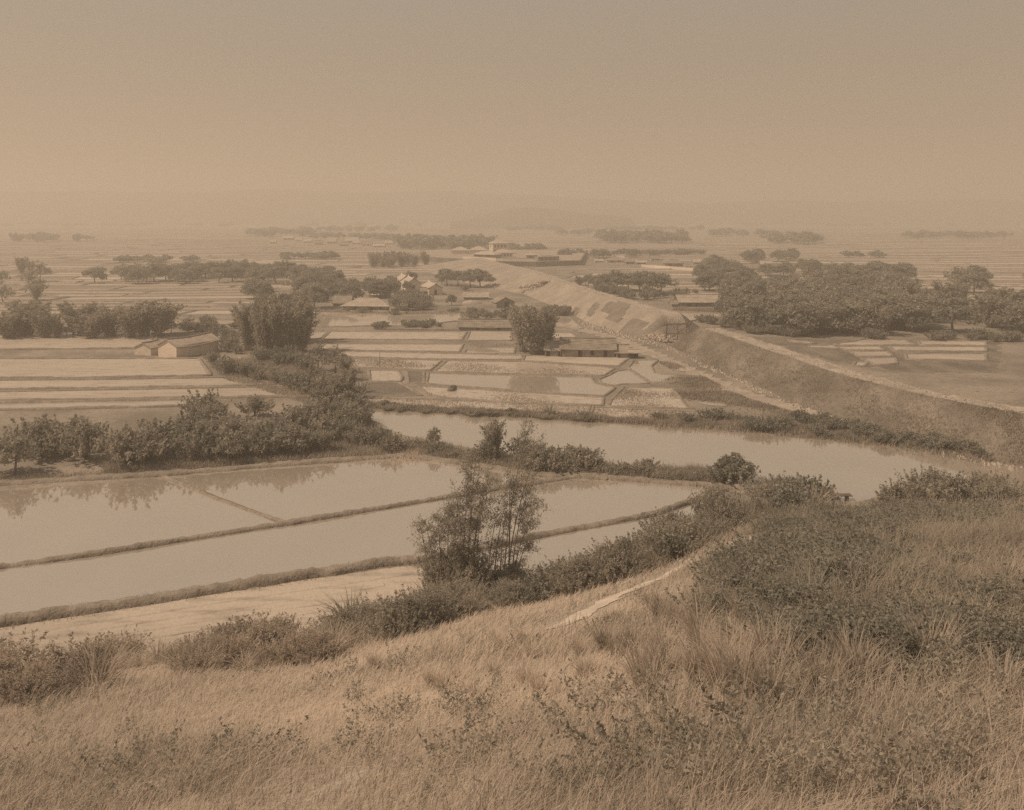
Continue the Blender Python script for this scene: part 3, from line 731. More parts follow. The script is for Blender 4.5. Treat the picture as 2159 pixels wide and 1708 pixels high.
def vil(x0, x1, yb_, ye, yr, label, roof='gable', wall='white', rm='tile', ops=(('F', .2, .35, 0, .8, 'door'), ('F', .6, .75, .3, .75, 'window')), dp=None):
    A = Gp(x0, yb_); B = Gp(x1, yb_); D = A[1]; wh = max(1.3, (yb_ - ye) * D / FPX); dp = dp or min(8, max(4, (x1 - x0) * D / FPX * .6))
    rise = max(.8, EYE - (yr - HOR) * (D + dp / 2) / FPX - wh)
    return house('village_house', label, 'house', A, B, dp, wh, rise, roof=roof, ovh=.6, wall=wall, rm=rm, ops=ops, group='houses in the far village')
vil(1254, 1271, 553.5, 549.5, 547.5, 'tiny white cottage at the left end of the village right of the station', rm='paletile')
vil(1280, 1318, 553.5, 549, 542, 'village house with a broad pale roof and white walls', roof='hip', rm='tile')
vil(1320, 1338, 557, 552, 545, 'brown house with a pyramid roof beside the broad roofed house', roof='hip', wall='mudwall')
vil(1342, 1362, 557.5, 552.5, 549, 'low pale roofed cottage just before the long white wall', wall='mudwall', rm='paletile')
vil(1402, 1443, 562, 555, 547, 'large house with a wide hipped roof behind the long white wall', roof='hip', wall='mudwall', rm='tile')
vil(1444, 1461, 565.5, 560.5, 557, 'small cottage near the right end of the long white wall', wall='white')
vil(1545, 1566, 569, 561, 556, 'white fronted cottage right of the round village tree', rm='tile')
vil(1569, 1601, 570, 564, 556, 'long grey roofed house above the wood')
vil(1603, 1619, 570.5, 565, 558, 'lower house joined on the right of the long grey roofed house', wall='mudwall')
vil(1629, 1657, 572, 566, 557, 'tall roofed house half behind a tree above the wood', wall='mudwall')
vil(1564, 1590, 596, 590, 584, 'thatched roof showing among the tree tops of the wood', wall='mudwall', rm='palethatch')
vil(689, 708, 513.5, 508, 500, 'pale gabled house at the left of the far village by the tree belt', wall='mudwall', rm='paletile')
vil(728, 754, 512, 507, 500, 'long ridged house in the middle of the far village by the tree belt', rm='paletile', wall='mudwall')
vil(762, 783, 518.5, 514, 508, 'white walled cottage in front of the far village', rm='tile')
vil(786, 810, 521.5, 518, 514, 'low white cottage at the foot of the far tree belt', rm='paletile')
vil(569, 581, 514, 509, 506, 'lone white cottage at the far left of the plain', rm='paletile')
vil(596, 618, 506, 501.5, 497, 'pale roofed farm at the far left beyond the paddies', rm='paletile')
for q, (x, y, w_) in enumerate(((640, 512, 16), (664, 516, 14), (812, 516, 18), (716, 519, 16), (744, 515, 15), (838, 521, 17), (622, 509, 14))):
    vil(x, x + w_, y, y - 4.2, y - 9, 'pale roofed farmhouse of the far left village, ' + ('second from its left', 'third from its left', 'near its right end', 'in its front row', 'in its middle', 'at its right end', 'at its left end')[q], rm=('paletile', 'tile')[q % 2], wall=('white', 'mudwall')[q % 2])
for q, (x, y, w_) in enumerate(((1372, 549, 20), (1462, 556, 18), (1484, 560, 15), (1300, 548, 15), (1505, 552, 22), (1605, 560, 20), (1665, 566, 20))):
    vil(x, x + w_, y, y - 4.6, y - 10, 'pale roofed village house behind the long white wall, ' + ('second from the left', 'third from the left', 'fourth from the left', 'leftmost', 'fifth from the left', 'sixth from the left', 'rightmost')[q], rm=('tile', 'paletile')[q % 2], wall=('white', 'mudwall')[q % 2])
# colonnaded shrine glimpsed between trees
vil(650, 668, 602, 594, 590, 'pale shuttered house glimpsed between the mid trees', dp=6)

# ----------------------------------------------------------------- plants
PATH = [(1175, 1325), (1240, 1292), (1290, 1264), (1330, 1248), (1380, 1224), (1440, 1190), (1480, 1172), (1520, 1158), (1560, 1142), (1596, 1130)]
def leaf_quads(C, size, el, up=.0, rng=rs, droop=0.0):
    n = len(C)
    a = norm(rng.randn(n, 3) + np.array((0, 0, -droop)))
    b = norm(np.cross(a, norm(rng.randn(n, 3) + np.array((0, 0, up)))))
    s = (size * (.6 + .8 * rng.rand(n)))[:, None]
    a = a * s * el; b = b * s
    return np.stack([C - a * .5 - b * .12, C - b * .5, C + a * .5, C + b * .5], 1).reshape(-1, 3)
def crown_mesh(name, blobs, per, size, el, rng, droop=0.0, shell=.45):
    Cs, T = [], []
    for (c, r) in blobs:
        n = int(per * (r[0] * r[1] * r[2]) ** (2 / 3.))
        d = norm(rng.randn(n, 3)); q = shell + (1 - shell) * rng.rand(n) ** .6
        q = q * (1 + .13 * rng.randn(n))
        # leaf clumps rather than an even shell
        k = max(5, n // 40); cc = norm(rng.randn(k, 3)); who = rng.randint(0, k, n)
        d = norm(d * .55 + cc[who] * .75)
        Cs.append(np.array(c) + d * q[:, None] * np.array(r)); T.append(np.clip(rng.rand(k)[who] * .7 + .3 * rng.rand(n), 0, 1))
    C = np.concatenate(Cs); T = np.concatenate(T)
    return quadmesh(name, leaf_quads(C, size, el, 0, rng, droop), T)
ORD = 'first second third fourth fifth sixth seventh eighth ninth tenth eleventh twelfth thirteenth fourteenth fifteenth sixteenth seventeenth eighteenth nineteenth twentieth'.split()
ORD += [t_ + '-' + o_ for t_ in ('twenty', 'thirty', 'forty') for o_ in ['zeroth'] + ORD[:9]]
ORD[20] = 'twentieth'; ORD = ORD[:20] + [o_ for o_ in ORD[21:] if True]
ORD = [{'thirty-zeroth': 'thirtieth', 'forty-zeroth': 'fortieth'}.get(o_, o_) for o_ in ORD]
PROTO = {}
def proto_tree(key, H, seed, leafmat, per=70, size=.42, spread=.42, trunk=.16, nb_=13, flat=.9):
    r = np.random.RandomState(seed)
    blobs = []
    for i in range(nb_):
        a = i * 2.4 + r.rand(); q = math.sqrt((i + .4) / nb_) * spread * H
        rr = H * (.15 + .07 * r.rand()); cap = H * (1 - .42 * (q / (spread * H)) ** 2) - rr * flat; low = H * trunk + rr * flat * .6
        z = low + (max(cap, low) - low) * (.25 + .75 * r.rand() ** .5)
        blobs.append(((q * math.cos(a), q * math.sin(a), z), (rr * 1.15, rr * 1.15, rr * flat)))
    cm = crown_mesh('crown', blobs, per, size, 1.3, r); cm.materials.append(leafmat)
    t = MB(); lean = r.randn(2) * .04 * H
    top = np.array((lean[0], lean[1], H * (trunk + .32)))
    mid = np.array((lean[0] * .3, lean[1] * .3, H * trunk * .6))
    t.tube([(0, 0, -.4), mid, top], [H * .035, H * .026, H * .016], 7)
    for (c, rr) in blobs[::2]:
        c = np.array(c); t.tube([mid * .4 + top * .6, (mid + c) * .5 + (0, 0, .04 * H), c], [H * .014, H * .009, H * .004], 5)
    tm = pymesh('trunk', t.v, t.f, True); tm.materials.append(M['bark'])
    PROTO.setdefault(key, []).append((H, [('trunk', tm), ('crown', cm)]))
def proto_bamboo(key, H, seed, leafmat, nc_=34, leaves=3800, rad=2.2, size=.34):
    r = np.random.RandomState(seed)
    t = MB(); C, T = [], []
    for i in range(nc_):
        a = r.rand() * 6.28; q = math.sqrt(r.rand()) * rad * .5
        b = np.array((q * math.cos(a), q * math.sin(a), -.3)); h = H * (.48 + .52 * r.rand() ** .8)
        out = np.array((math.cos(a + r.randn() * .5), math.sin(a + r.randn() * .5), 0)); k = (.10 + .25 * r.rand()) * h * (.5 + q / rad)
        pts = [b + out * k * (f ** 2.2) * 1.3 + np.array((0, 0, h * (f - .10 * f ** 4))) for f in np.linspace(0, 1, 6)]
        t.tube(pts, [.055, .05, .045, .035, .02, .008], 4)
        n = leaves // nc_
        f = .22 + .78 * r.rand(n) ** .75
        P = np.array([[np.interp(x, np.linspace(0, 1, 6), [p[j] for p in pts]) for j in range(3)] for x in f])
        sp = (.45 + .75 * np.sin(np.pi * np.clip(f, 0, .93)))[:, None]
        kk = max(4, n // 14); cc = r.randn(kk, 3) * (.55, .55, .45); who = r.randint(0, kk, n)
        P = P + (cc[who] + r.randn(n, 3) * .28) * sp
        C.append(P); T.append(np.clip(r.rand(kk)[who] * .6 + .4 * r.rand(n), 0, 1))
    C = np.concatenate(C); T = np.concatenate(T)
    C[:, 2] = np.maximum(C[:, 2], .2)
    cm = quadmesh('foliage', leaf_quads(C, size, 1.9, 0, r, .5), T); cm.materials.append(leafmat)
    tm = pymesh('culms', t.v, t.f, True); tm.materials.append(M['palebark'])
    PROTO.setdefault(key, []).append((H, [('culms', tm), ('foliage', cm)]))
def proto_shrub(key, H, seed, leafmat, n=1300, size=.22, wide=1.0, el=1.5):
    r = np.random.RandomState(seed); blobs = []
    for i in range(8):
        a = r.rand() * 6.28; q = r.rand() * .5 * wide * H; rr = H * (.22 + .16 * r.rand())
        blobs.append(((q * math.cos(a), q * math.sin(a), rr * .8 + r.rand() * (H - rr * 1.8)), (rr, rr, rr)))
    per = .6 * n / sum((b[1][0] ** 3) ** (2 / 3.) for b in blobs)
    cm0 = crown_mesh('tmp', blobs, per, size, el, r, 0, .15)
    co = np.empty(len(cm0.vertices) * 3, np.float32); cm0.vertices.foreach_get('co', co)
    tn0 = np.empty(len(cm0.polygons), np.float32); cm0.attributes['tone'].data.foreach_get('value', tn0)
    m_ = int(n * .55); k_ = max(12, m_ // 26); az = r.rand(k_) * 6.28; rad = r.rand(k_) ** .7 * .65 * wide * H
    b0 = np.stack([rad * np.cos(az) * .6, rad * np.sin(az) * .6, H * .15 * r.rand(k_)], -1)
    hh = H * (.55 + .5 * r.rand(k_)) * (1 - .35 * rad / (wide * H)); tp = b0 + np.stack([rad * np.cos(az) * .9, rad * np.sin(az) * .9, hh], -1)
    who = r.randint(0, k_, m_); q = (.3 + .7 * r.rand(m_))[:, None]
    C = b0[who] + (tp - b0)[who] * q + r.randn(m_, 3) * (.06 * H * (1.15 - q))
    V_ = np.concatenate([co.reshape(-1, 3), leaf_quads(C, size, el * 1.15, 0, r, -.4)]); tn_ = np.concatenate([tn0, np.clip(.6 * r.rand(k_)[who] + .4 * r.rand(m_), 0, 1)])
    bpy.data.meshes.remove(cm0); cm = quadmesh('foliage', V_, tn_); cm.materials.append(leafmat)
    t = MB()
    for (c, rr) in blobs: t.tube([(0, 0, -.3), (c[0] * .4, c[1] * .4, c[2] * .5), c], [.05, .035, .015], 4)
    tm = pymesh('stems', t.v, t.f, True); tm.materials.append(M['bark'])
    PROTO.setdefault(key, []).append((H, [('stems', tm), ('foliage', cm)]))
def blades(base, h, w, arch, rng, segs=2, dirs=None):
    """arching blades: returns quads and per-face tone"""
    n = len(base)
    a = rng.rand(n) * 6.283 if dirs is None else dirs
    out = np.stack([np.cos(a), np.sin(a), 0 * a], -1); side = np.stack([-np.sin(a), np.cos(a), 0 * a], -1)
    yaw = rng.randn(n)[:, None] * .6; side = norm(side + out * yaw)
    h = h[:, None]; ar = (arch * (.3 + rng.rand(n)))[:, None]; w = w[:, None]
    p = []
    for k in range(segs + 1):
        f = k / segs
        p.append((base + np.array((0, 0, 1)) * h * (f - .35 * ar * f ** 2.2) + out * h * ar * f ** 1.8, w * (1 - f * .92)))
    Q = []; tn = rng.rand(n)
    for k in range(segs):
        (c0, w0), (c1, w1) = p[k], p[k + 1]
        Q.append(np.stack([c0 - side * w0, c0 + side * w0, c1 + side * w1, c1 - side * w1], 1))
    return np.stack(Q, 1).reshape(-1, 3), np.repeat(tn, segs)
def proto_reed(key, H, seed, mat, n=170, w=.045, rad=.5, arch=.8):
    r = np.random.RandomState(seed)
    a = r.rand(n) * 6.28; q = np.sqrt(r.rand(n)) * rad
    base = np.stack([q * np.cos(a), q * np.sin(a), np.full(n, -.1)], -1)
    V, T = blades(base, H * (.5 + .55 * r.rand(n)), np.full(n, w), arch, r, 3, a + r.randn(n) * .5)
    me = quadmesh('blades', V, T); me.materials.append(mat)
    PROTO.setdefault(key, []).append((H, [('blades', me)]))
for i in range(5): proto_tree('tree', 9, 20 + i, M['leaf'], nb_=12 + i, spread=.36 + .03 * i)
for i in range(3): proto_tree('umbrella', 9, 40 + i, M['leaf'], nb_=15, spread=.5, flat=.7, trunk=.2)
for i in range(3): proto_tree('loose', 8, 50 + i, M['leaf2'], per=45, nb_=9, spread=.38)
for i in range(4): proto_bamboo('bamboo', 12, 60 + i, M['bamboo'])
for i in range(3): proto_bamboo('darkbamboo', 10, 70 + i, M['leaf2'], nc_=26, leaves=2200, rad=2.8, size=.42)
for i in range(3): proto_bamboo('bigbamboo', 14, 75 + i, M['bamboo'], nc_=60, leaves=11000, rad=4.6, size=.33)
for i in range(5): proto_shrub('shrub', 3, 80 + i, M['leaf'], n=1800, size=.18, el=1.9)
for i in range(3): proto_shrub('paleshrub', 3, 90 + i, M['leaf2'], n=1800, size=.17, el=2.0)
for i in range(3): proto_shrub('nearshrub', 3, 95 + i, M['leaf2'], n=9000, size=.085, el=2.8, wide=1.2)
for i in range(4): proto_shrub('weed', 1, 140 + i, M['leaf2'], n=420, size=.042, el=2.2, wide=1.5)
for i in range(4): proto_shrub('scrub', 1.5, 150 + i, M['leaf'], n=1300, size=.055, el=2.4, wide=1.3)
for i in range(4): proto_reed('reed', 2.2, 100 + i, M['reed'])
for i in range(3): proto_reed('pandan', 2.4, 110 + i, M['leaf2'], n=70, w=.07, rad=.25, arch=1.0)
for i in range(3): proto_tree('fartree', 9, 120 + i, M['leaf'], per=24, size=.8, nb_=9, trunk=.05)
for i in range(3): proto_bamboo('farbamboo', 11, 130 + i, M['leaf2'], nc_=14, leaves=800, rad=3.2, size=.8)
NAME = dict(tree=('broadleaf_tree', 'tree'), umbrella=('spreading_tree', 'tree'), loose=('light_tree', 'tree'), bamboo=('bamboo_clump', 'bamboo'), darkbamboo=('bamboo_clump', 'bamboo'), bigbamboo=('bamboo_clump', 'bamboo'),
            shrub=('shrub', 'shrub'), paleshrub=('shrub', 'shrub'), nearshrub=('shrub', 'shrub'), reed=('reed_clump', 'reeds'), pandan=('spiky_plant', 'plant'), fartree=('broadleaf_tree', 'tree'), farbamboo=('bamboo_clump', 'bamboo'))
def put(kind, px, py, h, label, group=None, z=None, wide=1.0):
    H, parts = rnd.choice(PROTO[kind])
    p = G(px, py) if z is None else G(px, py, z)
    nm, cat = NAME[kind]
    root = empty(nm, p, rnd.random() * 6.28); tag(root, label, cat, group)
    s = h / H; root.scale = (s * wide, s * wide, s)
    for pn, me in parts: link(pn, me, None, root)
    return root
def mass(kinds, n, poly, h0, h1, label, group, wide=1.0, zr=False):
    """n plants whose feet stand inside a polygon of the photograph"""
    xs_ = [p[0] for p in poly]; ys_ = [p[1] for p in poly]; c = 0; tries = 0; last = []
    while c < n and tries < n * 60:
        tries += 1
        x = rnd.uniform(min(xs_), max(xs_)); y = rnd.uniform(min(ys_), max(ys_))
        if not inpoly(x, y, poly): continue
        if any((x - a) ** 2 + ((y - b) * 2.2) ** 2 < (0.15 * (max(xs_) - min(xs_)) / math.sqrt(n)) ** 2 for a, b in last) and tries < n * 30: continue
        last.append((x, y)); c += 1
        h = rnd.uniform(h0, h1); lab = label
        if 'foot of the hill' in label and 1000 < x < 1062: h *= .45
        if 'overgrown' in label and 495 < x < 655 and -6 < y - (760 + (x - 513) * .22) < 30: h = rnd.uniform(.5, .8)
        if n > 5:
            yy = [p_[1] for p_ in poly]; fx = (x - min(xs_)) / (max(xs_) - min(xs_)); fy = (y - min(ys_)) / (max(ys_) - min(ys_))
            lab = ('tall ' if h > h0 + .6 * (h1 - h0) else 'short ') + label + ', ' + ('front ' if fy > .66 else 'mid ' if fy > .33 else 'back ') + ('far left' if fx < .2 else 'left' if fx < .4 else 'middle' if fx < .6 else 'right' if fx < .8 else 'far right')
        if len(lab.split()) > 16: lab = lab.split(' ', 1)[1]
        if len(lab.split()) > 16: lab = lab.replace('far ', '')
        put(rnd.choice(kinds), x, y, h, lab, group, wide=wide)
def growth(name, kinds, n, poly, h0, h1, wide=1.0, mat='leaf2'):
    """low plants nobody could count, joined: real foliage, one object of kind stuff"""
    xs_ = [p[0] for p in poly]; ys_ = [p[1] for p in poly]; V, T = [], []; c = 0
    while c < n:
        x = rnd.uniform(min(xs_), max(xs_)); y = rnd.uniform(min(ys_), max(ys_))
        if not inpoly(x, y, poly): continue
        if name.startswith('hillside') or name == 'weeds':
            if any(abs(x - (a_[0] + (b_[0] - a_[0]) * t_)) < 26 and -12 < y - (a_[1] + (b_[1] - a_[1]) * t_) < 40 for a_, b_ in zip(PATH[:-1], PATH[1:]) for t_ in (0, .5, 1)): continue
        c += 1; H, parts = rnd.choice(PROTO[rnd.choice(kinds)]); me = parts[-1][1]
        co = np.empty(len(me.vertices) * 3, np.float32); me.vertices.foreach_get('co', co); co = co.reshape(-1, 3)
        tn = np.empty(len(me.polygons), np.float32); me.attributes['tone'].data.foreach_get('value', tn)
        s = rnd.uniform(h0, h1) / H; a = rnd.random() * 6.28; p = G(x, y)
        ro = np.array(((math.cos(a), -math.sin(a), 0), (math.sin(a), math.cos(a), 0), (0, 0, 1)))
        V.append((co * (s * wide, s * wide, s)) @ ro.T + p); T.append(tn)
    return tag(link(name, quadmesh(name, np.concatenate(V), np.concatenate(T)), M[mat]), kind='stuff')
T_, B_, S_ = ['tree'], ['bamboo'], ['shrub']
mass(['tree', 'tree', 'umbrella'], 38, [(380, 582), (560, 576), (700, 590), (705, 606), (560, 600), (385, 600)], 6.5, 9.5, 'dark rounded tree in the row across the middle left of the plain', 'trees across the middle left', 1.15)
mass(['loose', 'tree'], 12, [(200, 575), (385, 572), (385, 600), (200, 604)], 7, 10, 'hazy tree at the left end of the middle row', 'hazy trees at the middle left', 1.1)
mass(['loose', 'bamboo'], 9, [(-160, 575), (200, 575), (200, 640), (-160, 640)], 7, 11, 'hazy tree at the far left edge of the plain', 'trees at the far left edge')
mass(['tree'], 13, [(700, 606), (835, 606), (835, 632), (700, 640)], 6.5, 9, 'dark tree left of the white gabled halls', 'trees left of the gabled halls', 1.1)
mass(['tree', 'loose'], 12, [(520, 615), (700, 612), (700, 650), (660, 655), (520, 640)], 7, 9.5, 'mid tree behind the tall bamboo', 'trees behind the tall bamboo', 1.1)
mass(['darkbamboo'], 11, [(775, 558), (900, 558), (905, 566), (770, 566)], 8.5, 10.5, 'clump in the dark bamboo belt in front of the tree belt', 'dark bamboo belt')
for x, y, h in ((527, 738, 12.5), (560, 747, 13.5), (600, 748, 13.6), (632, 742, 13.3), (575, 722, 14.2), (615, 722, 14.5)):
    put('bigbamboo', x, y, h, 'tall dense bamboo clump in the big stand, ' + {527: 'leftmost in front', 560: 'second from the left in front', 600: 'third from the left in front', 632: 'rightmost in front', 575: 'left one at the back', 615: 'tallest, right one at the back'}[x], 'big bamboo stand', wide=.78)
for x, y, h in ((335, 708, 10.5), (305, 708, 10), (275, 712, 9.5)):
    put('bamboo', x, y, h, 'feathery bamboo clump behind the white farmhouse, ' + {335: 'nearest its gable', 305: 'middle of three', 275: 'leftmost of three'}[x], 'bamboo behind the farmhouse', wide=1.45)
for x, y, h in ((232, 708, 9), (190, 713, 7.5), (165, 706, 10), (96, 711, 8.5), (60, 704, 10.5), (14, 713, 8)):
    put('bamboo', x, y, h, 'faint feathery bamboo clump left of the farmhouse, ' + {232: 'nearest to it', 190: 'second from it', 165: 'third from it', 96: 'fourth from it', 60: 'second from the frame edge', 14: 'at the frame edge'}[x], 'bamboo left of the farmhouse', wide=1.6)
mass(['loose', 'paleshrub', 'bamboo'], 14, [(0, 700), (300, 700), (300, 712), (0, 712)], 2.5, 6, 'low hazy tree under the faint bamboo left of the farmhouse', 'low trees left of the farmhouse', 1.3)
put('loose', 397, 703, 5.2, 'small pale tree behind the middle of the farmhouse roof')
put('loose', 437, 699, 5.4, 'slender tree right of the pale one behind the farmhouse')
put('loose', 361, 702, 4.2, 'low leafy tree at the left end of the farmhouse roof')
growth('farm_bank_growth', ['shrub', 'paleshrub'], 12, [(380, 694), (500, 692), (500, 699), (380, 701)], 1.6, 2.6, 1.0, 'leaf')
mass(['shrub', 'paleshrub'], 9, [(447, 706), (500, 712), (500, 746), (455, 742)], 1.8, 3.0, 'bush between farmhouse and big bamboo', 'bushes beside the farmhouse')
mass(['shrub', 'paleshrub', 'shrub'], 62, [(436, 762), (500, 754), (640, 752), (755, 850), (762, 905), (720, 905), (660, 832), (560, 806), (470, 790)], 1.8, 3.4, 'dark bush on the overgrown bank below the big bamboo', 'bushes below the big bamboo', 1.1)
mass(['bamboo', 'loose'], 6, [(655, 765), (745, 800), (750, 870), (700, 850)], 4.5, 6.5, 'leafy young tree above the bend of the bank path', 'young trees by the bank path')
mass(['shrub', 'paleshrub'], 16, [(680, 880), (760, 880), (850, 935), (930, 950), (830, 958), (720, 940)], 1.6, 2.8, 'bush on the bank between canal and flooded paddy', 'bushes at the canal bend')
mass(['shrub', 'loose', 'paleshrub', 'bamboo'], 40, [(325, 955), (430, 925), (560, 920), (690, 925), (690, 960), (560, 976), (330, 990)], 2.6, 4.8, 'dark bush in the thicket behind the left flooded paddy', 'thicket behind the left paddy', 1.0)
mass(['paleshrub', 'loose', 'bamboo'], 9, [(430, 885), (520, 875), (690, 885), (680, 915), (430, 915)], 3.0, 4.8, 'bush at the back of the left thicket', 'back of the left thicket')
mass(['paleshrub', 'loose'], 14, [(-200, 930), (325, 925), (325, 985), (-200, 1015)], 3.5, 5.5, 'faint bush at the left edge behind the flooded paddy', 'faint bushes at the left edge')
# canal banks
growth('canal_bank_bushes', ['paleshrub', 'reed', 'reed'], 60, [(850, 935), (940, 948), (1200, 984), (1350, 990), (1560, 996), (1560, 1022), (1350, 1006), (1150, 998), (960, 970), (850, 952)], .8, 1.5, 1.4, 'leaf2')
mass(['shrub', 'paleshrub'], 18, [(1080, 958), (1180, 975), (1260, 985), (1260, 1000), (1120, 995)], 1.8, 2.8, 'rounded bush on the near canal bank behind the foreground bamboo', 'bushes behind the foreground bamboo', 1.1)
put('umbrella', 1546, 1012, 3.6, 'little round headed tree at the end of the near canal bank'); put('shrub', 1553, 1020, 2.6, 'dark bush closing the end of the near canal bank', wide=1.3)
put('shrub', 1535, 1018, 2.4, 'dark bush just left of the round headed tree on the canal bank', wide=1.3)
put('bamboo', 1040, 968, 5.9, 'slim bamboo plume standing on the near canal bank', wide=.8)
put('loose', 915, 948, 3.6, 'spindly sapling on the near canal bank', wide=.6)
put('shrub', 1035, 968, 2.4, 'bush at the foot of the slim bamboo plume', wide=1.2)
growth('canal_bank_growth', ['paleshrub', 'reed'], 30, [(760, 850), (900, 862), (1300, 884), (1300, 892), (900, 872), (760, 866)], .7, 1.3, 1.4, 'leaf2')
growth('canal_bank_bushes', ['shrub', 'shrub', 'paleshrub'], 46, [(1380, 888), (1500, 885), (1600, 880), (1750, 895), (1925, 925), (2100, 960), (2050, 968), (1925, 942), (1700, 920), (1500, 902)], 1.1, 2.0, 1.3, 'leaf')
put('pandan', 1160, 876, 2.6, 'spiky palm like plant on the far canal bank', wide=1.5)
growth('hedge_growth', ['shrub'], 22, [(795, 686), (860, 680), (937, 684), (937, 692), (795, 694)], 1.2, 2.0, 1.2, 'leaf')
mass(['shrub', 'paleshrub'], 16, [(966, 664), (1080, 660), (1090, 672), (1000, 676)], 1.6, 2.6, 'bush between the pond and the mid bamboo', 'bushes by the mid bamboo')
growth('pond_bank_growth', ['shrub', 'paleshrub'], 14, [(700, 656), (840, 659), (966, 655), (966, 661), (840, 664), (700, 660)], .9, 1.8, 1.2, 'leaf')
for x, y, h in ((1104, 741, 11.5), (1125, 747, 13.0), (1147, 740, 12.0)):
    put('bamboo', x, y, h, 'bushy bamboo clump beside the long tiled shed, ' + {1104: 'leftmost and shortest', 1125: 'middle and tallest', 1147: 'rightmost'}[x], 'mid bamboo stand', wide=1.0)
mass(['shrub'], 9, [(1150, 660), (1200, 660), (1205, 667), (1150, 668)], 2.2, 3.2, 'bush at the foot of the bare embankment', 'bushes at the embankment foot')
for x, y, h, k in ((943, 602, 8.3, 'umbrella'), (966, 603, 7.5, 'umbrella'), (992, 606, 8.6, 'tree'), (1013, 606, 8.8, 'umbrella')):
    put(k, x, y, h, 'dark spreading tree, %s of four left of the embankment bend' % {943: 'leftmost', 966: 'second', 992: 'third', 1013: 'rightmost'}[x], 'dark trees by the embankment bend', wide=1.15)
put('loose', 931, 600, 4.2, 'small lone tree left of the dark spreading trees')
put('tree', 953, 644, 4.2, 'small dark tree on the bare ground by the hut'); put('shrub', 981, 613, 2.6, 'round bush behind the thatched shed')
put('tree', 858, 613, 4.6, 'round bush like tree in front of the white halls', wide=.9); put('tree', 866, 596, 6, 'tree rising behind the upswept ridges')
mass(['tree', 'shrub', 'paleshrub'], 20, [(838, 625), (905, 628), (905, 655), (838, 656)], 3.2, 5.0, 'bush in the grove below the white halls', 'grove below the halls', 1.1)
for x, y, h, k in ((1222, 602, 5, 'darkbamboo'), (1240, 603, 5.5, 'tree'), (1258, 606, 6, 'tree'), (1278, 612, 7.5, 'umbrella'), (1303, 612, 9.2, 'umbrella'), (1327, 614, 8.4, 'umbrella'), (1350, 616, 9.6, 'umbrella'), (1374, 618, 9.4, 'tree'), (1394, 618, 8.6, 'umbrella')):
    put(k, x, y, h, 'dark spreading tree in the grove right of the embankment, ' + ('left end' if x < 1250 else 'left part' if x < 1300 else 'middle' if x < 1340 else 'right part' if x < 1380 else 'right end'), 'grove right of the embankment', wide=1.2)
mass(['shrub', 'tree'], 20, [(1262, 610), (1300, 616), (1415, 622), (1410, 634), (1330, 632), (1270, 624)], 2.6, 4.2, 'bush under the grove right of the embankment', 'bushes under the right grove')
mass(['shrub', 'paleshrub'], 12, [(1400, 618), (1465, 616), (1470, 626), (1400, 628)], 1.4, 2.4, 'bush between the right grove and the long thatched house', 'bushes behind the long house')
# the wood on the right
wl, wg = 'tree in the dark wood right of the railway embankment', 'dark wood right of the embankment'
mass(['tree', 'umbrella'], 12, [(1475, 590), (1560, 585), (1560, 612), (1480, 616)], 7.5, 9.5, wl, wg, 1.15)
mass(['tree', 'bamboo', 'loose'], 50, [(1535, 600), (1925, 605), (1925, 660), (1535, 652)], 8, 10.5, wl, wg, 1.2)
mass(['tree', 'loose', 'bamboo', 'tree'], 58, [(1530, 660), (1925, 665), (1925, 710), (1620, 706), (1535, 688)], 7.5, 10, wl, wg, 1.2)
mass(['tree', 'bamboo'], 16, [(1690, 672), (1930, 676), (1930, 710), (1700, 706)], 8.5, 11, 'tree at the right front of the dark wood', 'right front of the wood', 1.25)
mass(['loose', 'bamboo', 'tree', 'tree'], 30, [(1925, 600), (2300, 605), (2300, 710), (1925, 710)], 8, 11, 'pale hazy tree at the right end of the wood', 'right end of the wood', 1.3)
growth('wood_undergrowth', ['shrub', 'shrub', 'paleshrub'], 33, [(1455, 676), (1530, 680), (1640, 702), (1925, 712), (2250, 714), (2250, 722), (1925, 718), (1630, 712), (1500, 688)], 1.8, 3.0, 1.2, 'leaf')
for x, y in ((1603, 667), (1696, 652)):
    H, parts = PROTO['loose'][0]
    t = MB(); p = G(x, y)
    t.tube([(0, 0, 0), (.2, 0, 2.4), (.1, 0, 4.2), (.8, 0, 6.0)], [.16, .13, .10, .03], 5); t.tube([(.1, 0, 4.0), (-.8, 0, 5.8)], [.09, .02], 5); t.tube([(.15, 0, 3.2), (1.2, .2, 4.6)], [.07, .02], 5)
    r_ = empty('dead_tree', (p[0], p[1] - 3, 0)); tag(r_, 'bare pale forked trunk, the %s of two in front of the wood' % ('left one' if x < 1650 else 'right one'), 'tree'); t.build('trunk', M['palebark'], r_, True)
# village and far trees
vl, vg = 'round tree among the village houses right of the embankment', 'village trees'
for poly, n, h0, h1 in (([(1490, 562), (1546, 562), (1546, 573), (1490, 573)], 6, 6.5, 9), ([(1564, 549), (1602, 549), (1602, 556), (1564, 556)], 5, 8, 10), ([(1637, 546), (1680, 546), (1680, 552), (1637, 552)], 5, 7, 9),
                        ([(1690, 570), (1725, 570), (1725, 582), (1690, 582)], 5, 7, 9), ([(1747, 580), (1925, 582), (1925, 600), (1747, 596)], 16, 7.5, 9.5), ([(1182, 540), (1284, 541), (1284, 546), (1182, 546)], 11, 5, 7.5),
                        ([(1290, 537), (1348, 537), (1348, 543), (1290, 543)], 7, 5.5, 8), ([(1463, 578), (1480, 578), (1480, 590), (1463, 590)], 2, 4, 6), ([(1610, 572), (1680, 573), (1680, 585), (1610, 585)], 8, 5, 7)):
    mass(['tree', 'umbrella'], n, poly, h0, h1, vl, vg, 1.25)
